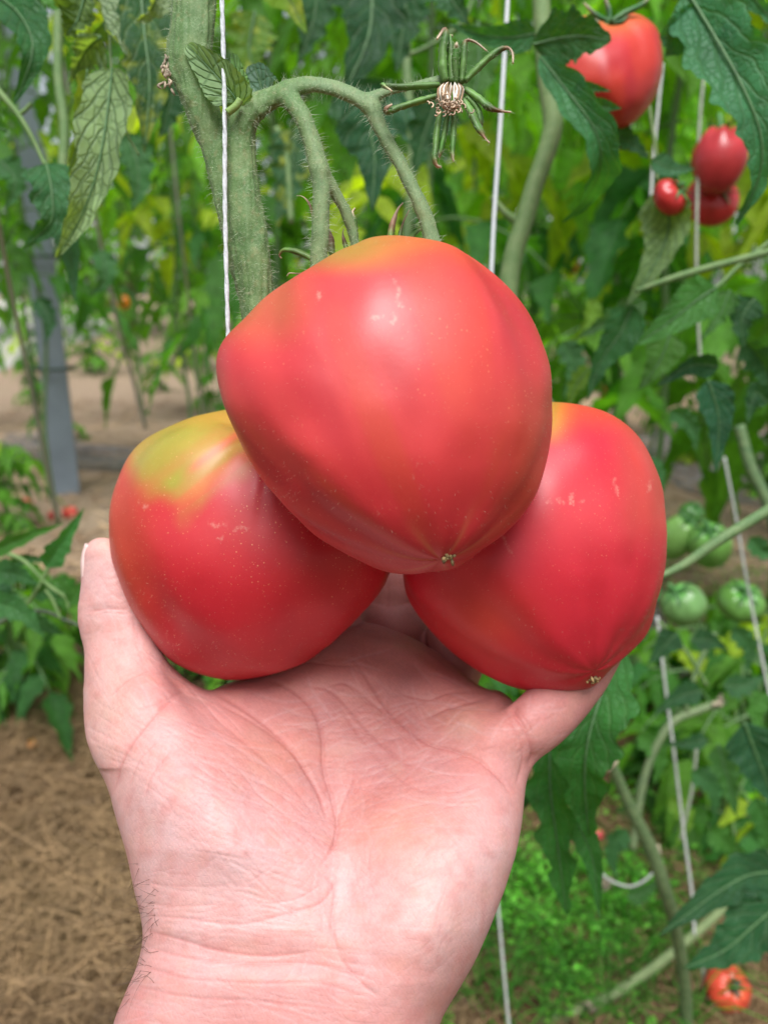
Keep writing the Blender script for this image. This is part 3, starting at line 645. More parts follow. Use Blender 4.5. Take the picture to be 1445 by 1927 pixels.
def blossom_scar(q, W, px, py, rpx, ang, parent):
    g_ = np.random.default_rng(int(px)); mb = MB(); c = surf(q, W, px, py); d = toq(c[None])[0][2]
    nn = unit(np.array([0, 0, CAMH]) - c)
    for k in range(26):
        a, b = g_.normal(0, .45, 2); x, y = px + (a * rpx * math.cos(ang) - b * rpx * .55 * math.sin(ang)), py - (a * rpx * math.sin(ang)) - b * rpx * .55 * math.cos(ang)
        p0 = surf(q, W, x, y) ; p1 = p0 + (P(x + g_.normal(0, 4), y + g_.normal(0, 4), toq(p0[None])[0][2]) - p0)
        v = [p0 - nn * .0003, (p0 + p1) / 2 + nn * .0005, p1 + nn * .0001]
        tube(v, [.0003, .00045, .0002], 5, 6, C=np.array([.32, .22, .10]) * g_.uniform(.35, 1.6), mb=mb)
    mb.build('blossom_scar', M_dry, parent)
blossom_scar(q_top, W_top, 843, 1050, 11, .35, t_top)
blossom_scar(q_right, W_right, 1117, 1279, 9, .5, t_right)
# short fuzz on the skin, seen along the contours
for q, W, root, cen in ((q_top, W_top, t_top, P(722, 765, .215)), (q_left, W_left, t_left, P(470, 1022, .272)), (q_right, W_right, t_right, P(1010, 1030, .272))):
    ii = rng.choice(len(W), 2200, replace=False); dn = W[ii] - cen; dn /= np.linalg.norm(dn, axis=1)[:, None]
    dn += rng.normal(0, .35, dn.shape); dn /= np.linalg.norm(dn, axis=1)[:, None]
    hairs('fuzz', W[ii], dn, rng.uniform(.0003, .0009, len(ii)), .000013, M_hair, root, .1, 2, .1)

# ------------------------------------------------------------------ main plant: stem, forked fruit truss
plant = empty('tomato_plant', P(440, 330, .24), 'sharp foreground tomato vine, thick hairy stem with the forked truss of the held fruit', 'tomato plant')
sf = Field((285, -70, -10), (880, 700, 330), (2.5, 2.5, 5))
sf.chain([(366, -60, 165, 43), (364, 30, 165, 42), (358, 95, 165, 42), (366, 150, 165, 37), (384, 210, 165, 32), (402, 270, 168, 27), (418, 330, 170, 26), (434, 400, 170, 26), (452, 480, 170, 26), (476, 560, 170, 26), (500, 690, 170, 24)], 8, 30)
sf.chain([(342, 92, 165, 20), (333, 128, 160, 14), (326, 140, 160, 7)], 18)
sf.chain([(488, 640, 160, 27), (485, 560, 158, 30), (475, 480, 155, 34), (462, 400, 152, 34), (452, 320, 150, 31), (449, 260, 148, 32), (458, 222, 140, 31), (485, 198, 128, 25), (520, 180, 118, 21), (545, 166, 112, 18), (585, 159, 108, 16), (630, 166, 104, 15.5), (670, 183, 100, 16), (700, 202, 98, 16)], 9, 44)
sf.chain([(535, 178, 110, 19), (562, 208, 96, 18), (583, 255, 88, 17), (598, 310, 84, 18), (605, 360, 84, 16.5), (603, 430, 86, 17), (599, 520, 96, 17)], 9, 24)
sf.chain([(606, 322, 92, 14), (632, 365, 110, 12), (654, 408, 125, 10.5), (668, 460, 135, 9), (672, 500, 140, 9)], 8, 14)
sf.chain([(696, 198, 98, 18), (718, 245, 96, 14), (752, 306, 94, 13.5), (784, 370, 94, 14), (806, 425, 96, 15), (820, 490, 98, 16)], 8, 20)
sf.chain([(690, 188, 98, 13), (728, 172, 92, 9), (785, 160, 84, 9), (832, 150, 78, 10), (850, 158, 72, 13)], 7, 16)
SV_, SF_ = sf.mesh(); SV_ = relax(SV_, SF_, 2); SN = vnormals(SV_, SF_)
gro = (noise3(SV_ * np.array([1, .05, 1]), .16, 2) - .5) * 5 * (SV_[:, 0] < 520); SV_ = SV_ + SN * gro[:, None] + SN * ((noise3(SV_, .05, 4) - .5) * 3)[:, None]
cs_ = np.tile(np.array([.10, .19, .065]), (len(SV_), 1)); cs_ = lerp(cs_, sstep(200, 600, SV_[:, 1]) * (SV_[:, 0] < 540) * .7, np.array([.085, .16, .055]))
cs_ = lerp(cs_, sstep(.5, .62, noise3(SV_ * np.array([1, .07, 1]), .14, 7)) * .65, np.array([.10, .19, .06])); cs_ = lerp(cs_, sstep(.70, .78, noise3(SV_, .13, 17)) * .35, np.array([.24, .22, .10])); cs_ = lerp(cs_, sstep(540, 620, SV_[:, 0]) * .45, np.array([.20, .28, .16]))
SW = q2w(SV_); stem = meshobj('stem', SW, SF_, M_stem, plant, None, cs_)
SNw = vnormals(SW, SF_); 
wt = np.where(SV_[:, 0] > 470, 1.0, .45); ii = rng.choice(len(SW), 2600, p=wt / wt.sum()); dn = SNw[ii] + rng.normal(0, .3, (2600, 3)); dn /= np.linalg.norm(dn, axis=1)[:, None]
if (dn * (SW[ii] - SW.mean(0))).sum() < 0: pass
hairs('stem_hair', SW[ii], dn, rng.uniform(.0008, .0034, 2600), .00004, M_hair, stem, .15, 4, .15)
ii = rng.choice(len(SW), 14000); dn = SNw[ii] + rng.normal(0, .5, (14000, 3)); dn /= np.linalg.norm(dn, axis=1)[:, None]
hairs('stem_down', SW[ii], dn, rng.uniform(.0002, .0006, 14000), .00002, M_hair, stem, .1, 2, .1)
def sepal(pts, r, mb, dry=.25, n_=7, g=(.085, .18, .04)):
    """pts: (px,py,d); r px radius"""
    W = P([p[0] for p in pts], [p[1] for p in pts], [p[2] for p in pts]); k = len(W); u = np.linspace(0, 1, k); d = pts[0][2]
    rad = np.interp(u, [0, .15, .6, 1 - dry, 1], [r * .8, r, r * .9, r * .45, r * .18]) * d / FPX
    g = np.array(g); br = np.array([.20, .11, .06]); ta = np.array([.55, .42, .30]); C = np.array([g * (1 + .25 * math.sin(9 * a)) if a < 1 - dry else (br if a < 1 - dry * .55 else ta) for a in u])
    tube(W, rad, n_, k * 5, C=C * rng.uniform(.8, 1.25, (len(C), 1)), mb=mb, rough=.22, flat=.6)
# dried-out old flower truss end with its green calyx
cal = empty('old_calyx', (0, 0, 0), None, None); del_ = cal; cal.parent = plant; cal.location = Vector(P(848, 190, .222)) - plant.location
def sp(mbname, s, r, dry=.25, d0=.2235, dz=0, mat_=None, g=(.085, .18, .04)):
    pts = seg_(s); k = len(pts); mb = MB(); sepal([(x, y, d0 + dz * i / (k - 1)) for i, (x, y) in enumerate(pts)], r * 1.28, mb, dry, 8, g); return mb
def sub_sepal(s, r, dry=.25, dz=0, d0=.2235):
    mb = sp('s', s, r, dry, d0, dz); o = mb.build('sepal', M_sepal, cal); v = np.vstack(mb.V); ii = rng.choice(len(v), 90); dn = rng.normal(0, 1, (90, 3)); dn /= np.linalg.norm(dn, axis=1)[:, None]; hairs('sepal_hair', v[ii], dn, rng.uniform(.0006, .0016, 90), .00003, M_hair, o, .1, 3, .2); return o
for s_, r_, dr_, dz_ in [('838,156 833,130 833,95 838,70 836,55 826,68 822,74', 11.5, .38, -.002), ('850,158 848,120 848,90 846,70 852,68', 9, .2, 0), ('857,158 856,120 858,90 859,84', 9.5, .12, -.004), ('868,156 871,120 873,90 878,76 895,80 916,96', 9, .42, -.002),
        ('874,153 895,132 918,110 938,95 955,90 964,100 965,119', 8.5, .36, -.003), ('826,160 790,162 750,164 726,162 722,160 738,172', 8, .16, -.003), ('824,180 790,190 755,201 730,210 726,204 738,196', 8, .2, -.004),
        ('876,168 900,185 920,202 942,209 961,211', 9, .3, -.004), ('872,188 885,208 896,232 903,245 911,258 921,269', 8.5, .35, -.003), ('878,183 898,205 904,228 902,245 912,262', 7.5, .3, 0),
        ('828,212 822,245 819,280 817,298 822,312 830,314', 8, .22, -.003), ('842,214 836,250 829,285 826,296', 7, .12, 0), ('854,214 853,250 851,285 853,304', 7.5, .18, -.002)]:
    sub_sepal(s_, r_, dr_, dz_)
mb = MB(); g_ = np.random.default_rng(3)
for k in range(16):       # striped papery collar
    a = -1 + 2 * (k + .5) / 16; x0_, x1_ = 849 + a * 25, 848 + a * 20
    c = np.array([.78, .72, .64]) if k % 2 else np.array([.34, .22, .13]); dd = .2205 + .0022 * a * a
    W = P([x0_ * .6 + 850 * .4, x0_, x1_, x1_ * .9 + 84.8], [156, 168, 190, 205], [dd + .001, dd - .0005, dd - .001, dd]); W = W + g_.normal(0, .00022, W.shape); tube(W, np.array([.6, 2.4, 2.2, 1.0]) * g_.uniform(.6, 1.25) * .222 / FPX, 6, 10, C=c * g_.uniform(.6, 1.15), mb=mb, rough=.4)
for k in range(60):
    x, y = 843 + g_.normal(0, 15), 201 + g_.normal(0, 8); a0 = g_.uniform(0, 6.3); rr_ = g_.uniform(2, 5.5); u = np.linspace(0, g_.uniform(2, 5), 6)
    W = P(x + rr_ * np.cos(a0 + u), y + rr_ * np.sin(a0 + u), .2195 + .0008 * g_.random() - .0004 * u); tube(W, 1.3 * .22 / FPX, 5, 12, C=np.array([.62, .46, .33]) * g_.uniform(.45, 1.2), mb=mb)
mb.build('dried_flower', M_dry, cal)
ii = rng.integers(0, 1, 1)
# calyx tips of the top tomato showing over its shoulder
cx_ = empty('calyx', (0, 0, 0), None, None); cx_.parent = t_top; cx_.location = Vector(P(640, 490, .235)) - t_top.location
for s_, r_, dr_ in [('640,520 620,505 590,488 560,474 535,470 526,480 530,486', 8, .3), ('620,540 600,525 580,516 560,515 545,514 540,520', 5, .55), ('668,490 668,455 667,430 666,415 663,400 668,392', 9, .38), ('655,495 652,470 648,455 645,440 647,430', 6, .6),
        ('630,520 612,492 600,478 592,462', 5, .6), ('735,480 735,450 738,425 748,395 758,382', 9, .5), ('748,480 752,445 758,420 770,395', 6, .5), ('760,470 770,450 785,435 800,428', 5, .1), ('625,480 622,450 618,430', 6, .9), ('590,415 583,385 570,370 558,368', 2.5, .9)]:
    mb = sp('s', s_, r_, dr_, .236, .002, None, (.11, .20, .04)); mb.build('sepal', M_sepal, cx_)
# pale scar of a removed side shoot
mb = MB()
for k in range(26):
    x, y = 318 + g_.normal(0, 5), 128 + g_.normal(0, 15); tube(P([x, x + g_.normal(0, 4), x + g_.normal(-2, 4)], [y, y + 7, y + 13], [.2375, .2365, .237]), np.array([2, 2.6, .8]) * .238 / FPX, 5, 7, C=np.array([.42, .33, .24]) * g_.uniform(.6, 1.2), mb=mb)
mb.build('shoot_scar', M_dry, plant)
# ------------------------------------------------------------------ leaves
def blade(mb, W, hw, roll=0, lobes=5, depth=.35, fold=.25, wav=.06, Ns=56, Nt=5, C=(.04, .12, .04), up=None, base=.12, tipp=.9, sweep=.35, teeth=3, ang0=None, asym=1.0, pucker=.05):
    """leaf blade along the world path W; hw half width (m); faces the camera unless rolled"""
    W = np.asarray(W, float); c = catmull(W, Ns) if len(W) > 2 else catmull(np.vstack([W[0], W.mean(0), W[1]]), Ns)
    T = np.gradient(c, axis=0); T /= np.linalg.norm(T, axis=1)[:, None] + 1e-12
    if up is None: v = np.array([0, 0, CAMH]) - c
    else: v = np.tile(np.asarray(up, float), (Ns, 1))
    v /= np.linalg.norm(v, axis=1)[:, None]; A = np.cross(T, v); A /= np.linalg.norm(A, axis=1)[:, None] + 1e-9; N = np.cross(A, T)
    rl = R(roll) if np.ndim(roll) == 0 else np.interp(np.linspace(0, 1, Ns), np.linspace(0, 1, len(roll)), [R(a) for a in roll])
    rl = np.broadcast_to(rl, (Ns,)); A, N = A * np.cos(rl)[:, None] + N * np.sin(rl)[:, None], N * np.cos(rl)[:, None] - A * np.sin(rl)[:, None]
    s = np.linspace(0, 1, Ns); ln = np.linalg.norm(np.diff(c, axis=0), axis=1).sum()
    env = np.clip((s / base), 0, 1) ** .6 * (np.clip((1 - s), 0, 1) / (1 - base)) ** tipp * 1.18; env = np.clip(env, 0, 1.0)
    p1, p2 = rng.uniform(0, 6, 2); out = []
    tt = np.linspace(-1, 1, 2 * Nt + 1)
    cols = []
    for t in tt:
        side = 1 if t >= 0 else -1; ph = (s * lobes + (.0 if side > 0 else .35)); saw = 1 - (ph - np.floor(ph)); saw = np.minimum(1, saw * 1.0 + 0) ; saw = np.where(saw > .88, (1 - saw) / .12, saw / .88)
        t2 = s * lobes * teeth; sw2 = t2 - np.floor(t2); sw2 = np.where(sw2 < .25, sw2 / .25, (1 - sw2) / .75)
        wd = env * (1 - depth + depth * (1 - saw) ** .8 if False else 1 - depth * (1 - saw) ) * (1 - .09 * sw2)
        wd = wd * (asym if side < 0 else 1)
        a = abs(t)
        f = c + A * (t * wd * hw)[:, None] + T * (sweep * hw * a * wd * (1 - s) )[:, None] + N * ((fold * hw * a ** 1.5 * env) + wav * hw * a * np.sin(s * 17 + p1 + side) + wav * .5 * hw * a * np.sin(s * 41 + p2))[:, None]
        f = f + N * (pucker * hw * np.cos(2 * math.pi * (s * 7 - a * 1.9)) * a * env * (1 - a * .5))[:, None]
        f = f - N * (.10 * hw * np.exp(-(a / .12) ** 2) * env)[:, None]
        out.append(f); cols.append(np.stack([s, np.full(Ns, (t + 1) / 2)], -1))
    V = np.stack(out, 1).reshape(-1, 3); U = np.stack(cols, 1).reshape(-1, 2); m = 2 * Nt + 1
    i, j = np.meshgrid(np.arange(Ns - 1), np.arange(m - 1), indexing='ij')
    F = np.stack([i * m + j, i * m + j + 1, (i + 1) * m + j + 1, (i + 1) * m + j], -1).reshape(-1, 4)
    mb.add(V, F, U, np.array(C))
    return c
def px_leaf(parent, s, d, hw, mat_=None, label=None, vein=True, **kw):
    pts = seg_(s); k = len(pts); dd = np.interp(np.linspace(0, 1, k), np.linspace(0, 1, len(d)), d) if np.ndim(d) else np.full(k, d)
    W = P([p[0] for p in pts], [p[1] for p in pts], dd); mb = MB()
    c = blade(mb, W, hw * dd[0] / FPX, **kw)
    ob = mb.build('leaf', mat_ or M_leaf, parent)
    if vein:
        m2 = MB(); r = hw * dd[0] / FPX; k = len(c); pk = c[::6]; pk = pk + unit(np.array([0, 0, CAMH]) - pk[0]) * r * .03
        tube(pk, np.linspace(r * .045, r * .012, len(pk)), 6, len(pk) * 3, C=np.array([.075, .17, .06]), mb=m2); m2.build('midrib', M_sepal, ob)
    if label: ob['label'] = label
    return ob
def px_tube(mb, s, d, r, C=(.10, .19, .06), n_=10, dirn=None):
    pts = seg_(s); k = len(pts); dd = np.interp(np.linspace(0, 1, k), np.linspace(0, 1, len(d)), d) if np.ndim(d) else np.full(k, d)
    rr = np.interp(np.linspace(0, 1, k), np.linspace(0, 1, len(r)), r) if np.ndim(r) else np.full(k, r)
    tube(P([p[0] for p in pts], [p[1] for p in pts], dd), rr * dd / FPX, n_, k * 7, C=np.array(C), mb=mb, rough=.05)
def part_tube(nm, par, mt, *a, **k): m_ = MB(); px_tube(m_, *a, **k); return m_.build(nm, mt, par)
GN = (.04, .135, .045); DK = (.022, .085, .032); BR = (.06, .19, .035); YLG = (.13, .26, .03); PALE = (.24, .34, .19); BL = (.045, .14, .07)
# foreground leaves on the main plant
px_leaf(plant, '452,205 440,180 405,140 352,84', (.232, .228, .232), 40, M_under, 'small pale oval leaf folded against the thick stem', depth=.0, fold=.3, lobes=6, C=(.22, .34, .17), roll=12, tipp=.5, base=.35)
px_leaf(plant, '443,200 450,160 440,100', (.236, .236), 24, None, None, depth=.0, fold=.2, C=(.15, .30, .10), roll=-40, tipp=.5, base=.3)
px_leaf(plant, '520,205 500,185 478,120', (.262, .27), 40, None, 'dull blue green round leaf behind the truss fork', depth=.05, C=(.07, .15, .10), roll=10, tipp=.4, base=.3)
part_tube('leaf_stalk', plant, M_stem, '428,212 444,200 452,188', .228, 7, (.2, .33, .08))
# left foreground plant
pl = empty('tomato_plant', P(100, 300, .5), 'left edge vine with curled pale veined leaves and drooping green leaflets', 'tomato plant')
px_leaf(pl, '212,128 205,190 192,280 172,360 142,430 106,484', (.36, .35, .35, .36), 52, M_under, 'pale curled leaf with dark veins hanging by its stalk', depth=.25, lobes=4, fold=.5, roll=-15, C=(.23, .34, .17), base=.2, tipp=.75)
px_leaf(pl, '165,130 150,250 128,330', (.37, .37), 30, M_yel, None, depth=.2, fold=.4, C=(.12, .20, .03), roll=30)
px_leaf(pl, '180,-20 195,30 215,70 243,104', (.36, .34), 26, M_under, 'crumpled withered grey green leaflet', depth=.3, fold=.9, wav=.25, C=(.22, .30, .18), roll=40)
px_leaf(pl, '160,-10 145,40 122,70', (.37, .37), 50, M_under, None, depth=.3, fold=.7, wav=.2, C=(.13, .21, .07), roll=-20)
px_leaf(pl, '190,70 160,100 130,160', (.39, .4), 45, M_under, None, depth=.3, fold=.6, wav=.15, C=(.17, .26, .14), roll=20)
px_leaf(pl, '300,-30 290,10 255,45', (.38, .38), 28, M_under, None, depth=.2, fold=.9, wav=.2, C=(.25, .33, .20), roll=30)
px_leaf(pl, '262,-60 272,60 282,160 272,288', (.43, .42, .42), 80, M_yel, 'dark leaf with yellow blotches between its veins', depth=.3, lobes=4, C=(.028, .09, .035))
px_leaf(pl, '-5,-10 40,30 62,95 28,198', (.42, .40, .4), 55, None, None, depth=.15, C=(.03, .12, .04), roll=15)
px_leaf(pl, '88,308 98,360 95,420 40,470', (.42, .41, .42), 52, None, None, depth=.35, lobes=3, C=(.045, .15, .06))
px_leaf(pl, '100,400 130,460 142,572', (.44, .44), 32, None, None, depth=.2, C=(.05, .15, .08))
px_leaf(pl, '15,245 -30,240 -60,300', (.42, .42), 34, None, None, C=BR)
px_leaf(pl, '60,-40 110,0 150,10', (.45, .45), 30, None, None, C=BR)
part_tube('stem', pl, M_stem, '-20,150 10,185 35,215 62,260 86,312', .42, (7, 5, 3.5), (.14, .26, .08))
part_tube('stem', pl, M_stem, '60,195 45,210 35,215', .42, 4, (.14, .26, .08))
part_tube('stem', pl, M_stem, '205,-60 207,40 211,130 236,240 262,292', (.37, .36), (3, 2.2), (.14, .22, .09))
part_tube('stem', pl, M_stem, '112,-80 110,100 112,160 122,240 118,330', .55, 9, (.10, .19, .06))
for s_, d_, h_, c_, m_ in [('215,30 180,60 150,110', .45, 40, (.10, .2, .05), M_yel), ('330,150 318,210 300,262', .6, 34, DK, None), ('240,250 262,330 250,400', .7, 40, GN, None), ('40,-40 60,30 20,90', .6, 40, BR, None), ('140,180 120,240 128,300', .6, 30, YLG, None), ('310,-20 300,60 318,130', .5, 34, YLG, M_yel), ('0,300 30,340 10,400', .7, 34, GN, None), ('190,470 200,520 170,560', 1.0, 26, GN, None), ('70,560 95,600 85,650', 1.2, 24, DK, None)]:
    px_leaf(pl, s_, (d_, d_), h_, m_, None, C=c_, roll=float(rng.uniform(-30, 30)))
# plant behind the truss
pb = empty('tomato_plant', P(700, 200, .7), 'dark leaved vine right behind the truss and the dried calyx', 'tomato plant')
px_leaf(pb, '690,-80 700,0 690,80 640,190', (.62, .6), 95, None, None, depth=.25, lobes=4, C=(.020, .075, .032))
px_leaf(pb, '735,150 700,240 705,300 700,400', (.52, .52), 78, None, None, depth=.2, lobes=3, C=(.025, .095, .045))
px_leaf(pb, '640,170 690,260 720,330', (.58, .58), 50, None, None, C=DK)
px_leaf(pb, '500,-40 545,0 578,66', (.5, .5), 34, M_yel, 'yellow green leaf above the truss', depth=.05, C=(.16, .30, .02))
px_leaf(pb, '820,-60 850,0 885,50', (.5, .5), 45, None, None, C=(.035, .12, .05))
px_leaf(pb, '600,-60 590,40 560,120', (.7, .7), 50, None, None, C=DK)
px_leaf(pb, '560,240 545,330 520,430', (.7, .7), 55, M_yel, None, C=(.03, .10, .045))
px_leaf(pb, '770,-60 760,40 745,140', (.7, .7), 60, None, None, C=DK)
px_leaf(pb, '830,170 800,250 780,330', (.75, .75), 60, None, None, C=DK)
px_leaf(pb, '900,40 900,130 880,230', (.7, .7), 60, None, None, C=(.05, .14, .03))
px_leaf(pb, '480,20 470,100 500,160', (.7, .7), 55, M_yel, None, C=(.09, .19, .03))
part_tube('stem', pb, M_stem, '770,-80 765,120 775,300 760,520', .85, 9, (.08, .16, .05))
part_tube('stem', pb, M_stem, '900,-40 870,40 800,90 740,110', .8, 4, (.08, .16, .05))
part_tube('stem', pb, M_stem, '520,240 540,300 548,420', .7, 6)
# right foreground plant A : curved pale stem, hanging leaf in front of the heart shaped tomato
pa = empty('tomato_plant', P(1010, 400, .5), 'vine with a pale curved stem right of the dried calyx, one leaf over a tomato', 'tomato plant')
part_tube('stem', pa, M_stem, '1015,-90 1018,0 1022,80 1030,160 1040,230 1030,280 1005,350 985,420 966,480 955,560 950,700 950,900', .54, (17, 16, 19, 17, 18, 19, 18), (.13, .22, .075), 14)
part_tube('stem', pa, M_stem, '985,425 950,400 925,370', .545, (10, 7, 6), (.10, .19, .05))
part_tube('leaf_stalk', pa, M_stem, '1120,330 1160,280 1220,290', .5, 3, (.10, .22, .06))
px_leaf(pa, '1008,62 960,70 910,66 838,44', (.44, .43), 30, None, None, depth=.1, lobes=4, C=(.035, .14, .05))
px_leaf(pa, '1002,84 1050,72 1095,68 1150,76', (.41, .40), 54, None, None, depth=.28, lobes=4, fold=.15, C=(.03, .12, .04), base=.3, tipp=.6)
px_leaf(pa, '1015,105 1070,175 1122,250 1128,320 1100,375 1058,418', (.41, .395, .395, .42, .44), 36, None, 'long drooping leaf curling past the heart shaped tomato', depth=.25, lobes=5, fold=.5, C=(.04, .16, .06), roll=(0, 10, 35, 50), base=.5)
px_leaf(pa, '1080,165 1115,165 1150,172', (.395, .395), 12, None, None, depth=.1, C=GN, vein=False)
px_leaf(pa, '1105,200 1140,200 1170,204', (.395, .395), 16, None, None, depth=.1, C=GN, vein=False)
px_leaf(pa, '1130,250 1180,265 1222,300', (.47, .47), 30, None, None, C=(.04, .13, .06), roll=20)
px_leaf(pa, '1225,300 1262,318 1308,318', (.5, .5), 22, None, None, depth=.05, C=(.045, .15, .075), roll=25)
px_leaf(pa, '1242,352 1258,425 1230,500 1175,580', (.55, .55), 52, M_under, 'pale limp veined leaf turned upside down', depth=.1, lobes=5, C=(.17, .27, .12), roll=-15, fold=.4)
part_tube('leaf_stalk', pa, M_stem, '1215,150 1224,220 1234,290 1236,340', .53, 3, (.14, .22, .08))
# far right big leaf
pr = empty('tomato_plant', P(1400, 300, .5), 'right edge vine with the large jagged light green leaf hanging in front', 'tomato plant')
px_leaf(pr, '1290,-20 1345,70 1400,170 1432,260 1425,340 1384,424', (.40, .38, .38, .4), 74, None, 'large jagged leaf hanging at the right edge', depth=.35, lobes=6, fold=.25, C=(.05, .19, .085), roll=(0, 10, 25, 30))
px_leaf(pr, '1330,20 1280,60 1240,72', (.40, .40), 42, None, None, depth=.2, lobes=3, C=(.05, .19, .085), base=.35, tipp=.5)
px_leaf(pr, '1290,75 1262,95 1250,106', (.41, .41), 20, None, None, C=(.04, .17, .06), vein=False)
px_leaf(pr, '1350,70 1400,70 1460,110', (.39, .39), 38, None, None, depth=.2, lobes=3, C=(.05, .19, .08))
px_leaf(pr, '1340,-50 1400,-20 1470,60', (.42, .42), 42, None, None, C=(.05, .19, .085))
px_leaf(pr, '1380,120 1440,170 1500,190', (.4, .4), 34, None, None, C=(.04, .16, .07))
part_tube('stem', pr, M_stem, '1195,548 1240,532 1310,510 1460,470', .52, (4, 7, 7), (.10, .19, .06))
part_tube('stem', pr, M_stem, '1300,540 1340,545 1390,500 1460,445', .55, 4, (.10, .2, .06))
part_tube('stem', pr, M_stem, '1235,1088 1290,1060 1350,1018 1470,945', .44, (6, 10, 11), (.085, .17, .06))
part_tube('stem', pr, M_stem, '1310,100 1345,160 1380,140 1400,100', .6, 4, (.07, .12, .05))
px_leaf(pr, '1348,540 1310,565 1260,605 1196,650', (.5, .5), 44, None, 'smooth bright green leaflet with a straight edge', depth=.04, lobes=5, C=(.06, .20, .045), tipp=.7)
px_leaf(pr, '1190,575 1165,630 1130,680 1104,756', (.56, .56), 42, None, None, depth=.15, C=(.03, .12, .04), roll=15)
px_leaf(pr, '1262,625 1240,680 1200,735', (.58, .58), 38, None, None, depth=.05, C=(.06, .17, .03))
px_leaf(pr, '1352,690 1300,688 1232,728', (.52, .52), 26, None, None, depth=.1, C=(.018, .075, .035), roll=20)
px_leaf(pr, '1332,715 1352,790 1345,890', (.5, .5), 36, None, None, depth=.12, C=(.022, .10, .05), roll=10)
px_leaf(pr, '1372,545 1355,590 1320,640', (.6, .6), 28, None, None, C=(.05, .16, .03))
px_leaf(pr, '1420,560 1395,600 1400,660', (.6, .6), 36, None, None, C=DK)
px_leaf(pr, '1215,570 1150,600 1080,640', (.62, .62), 30, None, None, C=(.06, .16, .05))
px_leaf(pr, '1110,690 1080,730 1070,770', (.62, .62), 22, None, None, C=YLG)
px_leaf(pr, '1445,760 1420,740 1405,800', (.62, .62), 30, None, None, C=DK)
# lower right leaves
pq = empty('tomato_plant', P(1230, 1700, .8), 'lower right vine, broad dark lobed leaves hanging beside the wrist and a leaning cut stem', 'tomato plant')
px_leaf(pq, '1165,1215 1130,1310 1105,1400 1100,1480 1108,1575', (.42, .4, .4, .42), 76, None, 'broad dark lobed leaf hanging beside the little finger', depth=.42, lobes=4, fold=.2, C=(.035, .15, .032), base=.2, tipp=.6)
px_leaf(pq, '1035,1360 1035,1480 1050,1600 1066,1720', (.44, .43, .44), 56, None, None, depth=.5, lobes=4, fold=.3, C=(.036, .155, .032), tipp=.6)
px_leaf(pq, '1085,1545 1115,1620 1128,1732', (.44, .44), 26, None, None, depth=.15, fold=.5, C=(.036, .15, .035))
px_leaf(pq, '1030,1500 1000,1490 975,1530', (.44, .44), 26, None, None, depth=.1, C=(.024, .105, .03), vein=False)
px_leaf(pq, '1150,1260 1168,1280 1162,1335', (.42, .42), 30, None, None, depth=.05, C=(.03, .12, .035), vein=False)
px_leaf(pq, '1470,1640 1400,1650 1320,1700 1238,1762', (.62, .6), 48, None, None, depth=.25, lobes=4, C=(.020, .085, .030))
px_leaf(pq, '1480,1690 1420,1740 1360,1790 1285,1822', (.60, .6), 66, None, 'dark jagged leaf low at the right edge', depth=.25, lobes=4, C=(.022, .095, .035))
px_leaf(pq, '1400,1360 1430,1440 1470,1540', (.62, .62), 55, None, None, depth=.2, C=(.022, .09, .04))
px_leaf(pq, '1350,1400 1370,1470 1385,1540', (.8, .8), 30, None, None, C=(.04, .13, .03))
px_leaf(pq, '1275,1190 1250,1215 1218,1252', (.8, .8), 28, None, None, depth=.15, C=DK)
px_leaf(pq, '1300,1205 1335,1205 1370,1225', (.8, .8), 22, None, None, depth=.15, C=DK)
px_leaf(pq, '1320,1300 1280,1310 1228,1345', (.8, .8), 26, None, None, depth=.2, C=DK)
px_leaf(pq, '1330,1390 1290,1400 1250,1400', (.85, .85), 18, None, None, C=DK)
px_leaf(pq, '1360,1290 1400,1290 1440,1270', (.85, .85), 28, None, None, C=(.04, .13, .05))
px_leaf(pq, '1180,1690 1210,1680 1250,1650', (1.0, 1.0), 22, None, None, C=(.04, .13, .03))
part_tube('stem', pq, M_stem, '1150,1436 1182,1512 1225,1600 1252,1680 1275,1770 1290,1890 1290,2050', (.74, .8, .95), (9, 13, 12, 11), (.085, .15, .06), 12)
part_tube('stem', pq, M_stem, '960,1950 1110,1893 1200,1842 1290,1772 1380,1690 1460,1600', .95, (12, 9, 8), (.16, .22, .09))
part_tube('stem', pq, M_stem, '1350,1325 1310,1338 1262,1362 1225,1425 1205,1500 1190,1600', 1.0, (8, 7), (.13, .19, .09))
part_tube('stem', pq, M_stem, '1390,800 1412,880 1445,950 1470,1040', .9, (10, 12), (.06, .13, .05))
part_tube('stem', pq, M_stem, '1345,1190 1310,1260 1290,1340', .9, 5, (.07, .14, .05))
part_tube('stem', pq, M_stem, '1240,1170 1290,1225 1330,1290', .85, 3.5, (.1, .2, .06))
for x, y, d in ((1152, 1436, .74), (1108, 1893, .95), (1232, 1602, .84), (1352, 1322, 1.0), (1140, 1662, 1.04), (1420, 1610, .95)):
    mb = MB(); mb_ = [tube(P([x + g_.normal(0, 4), x + g_.normal(0, 7)], [y + g_.normal(0, 3), y + g_.normal(0, 7)], [d - .008, d - .011]), np.array([5, 3]) * d / FPX, 6, 4, C=np.array([.40, .34, .24]) * g_.uniform(.3, 1.4), mb=mb) for k in range(7)]; mb.build('pruning_scar', M_dry, pq)
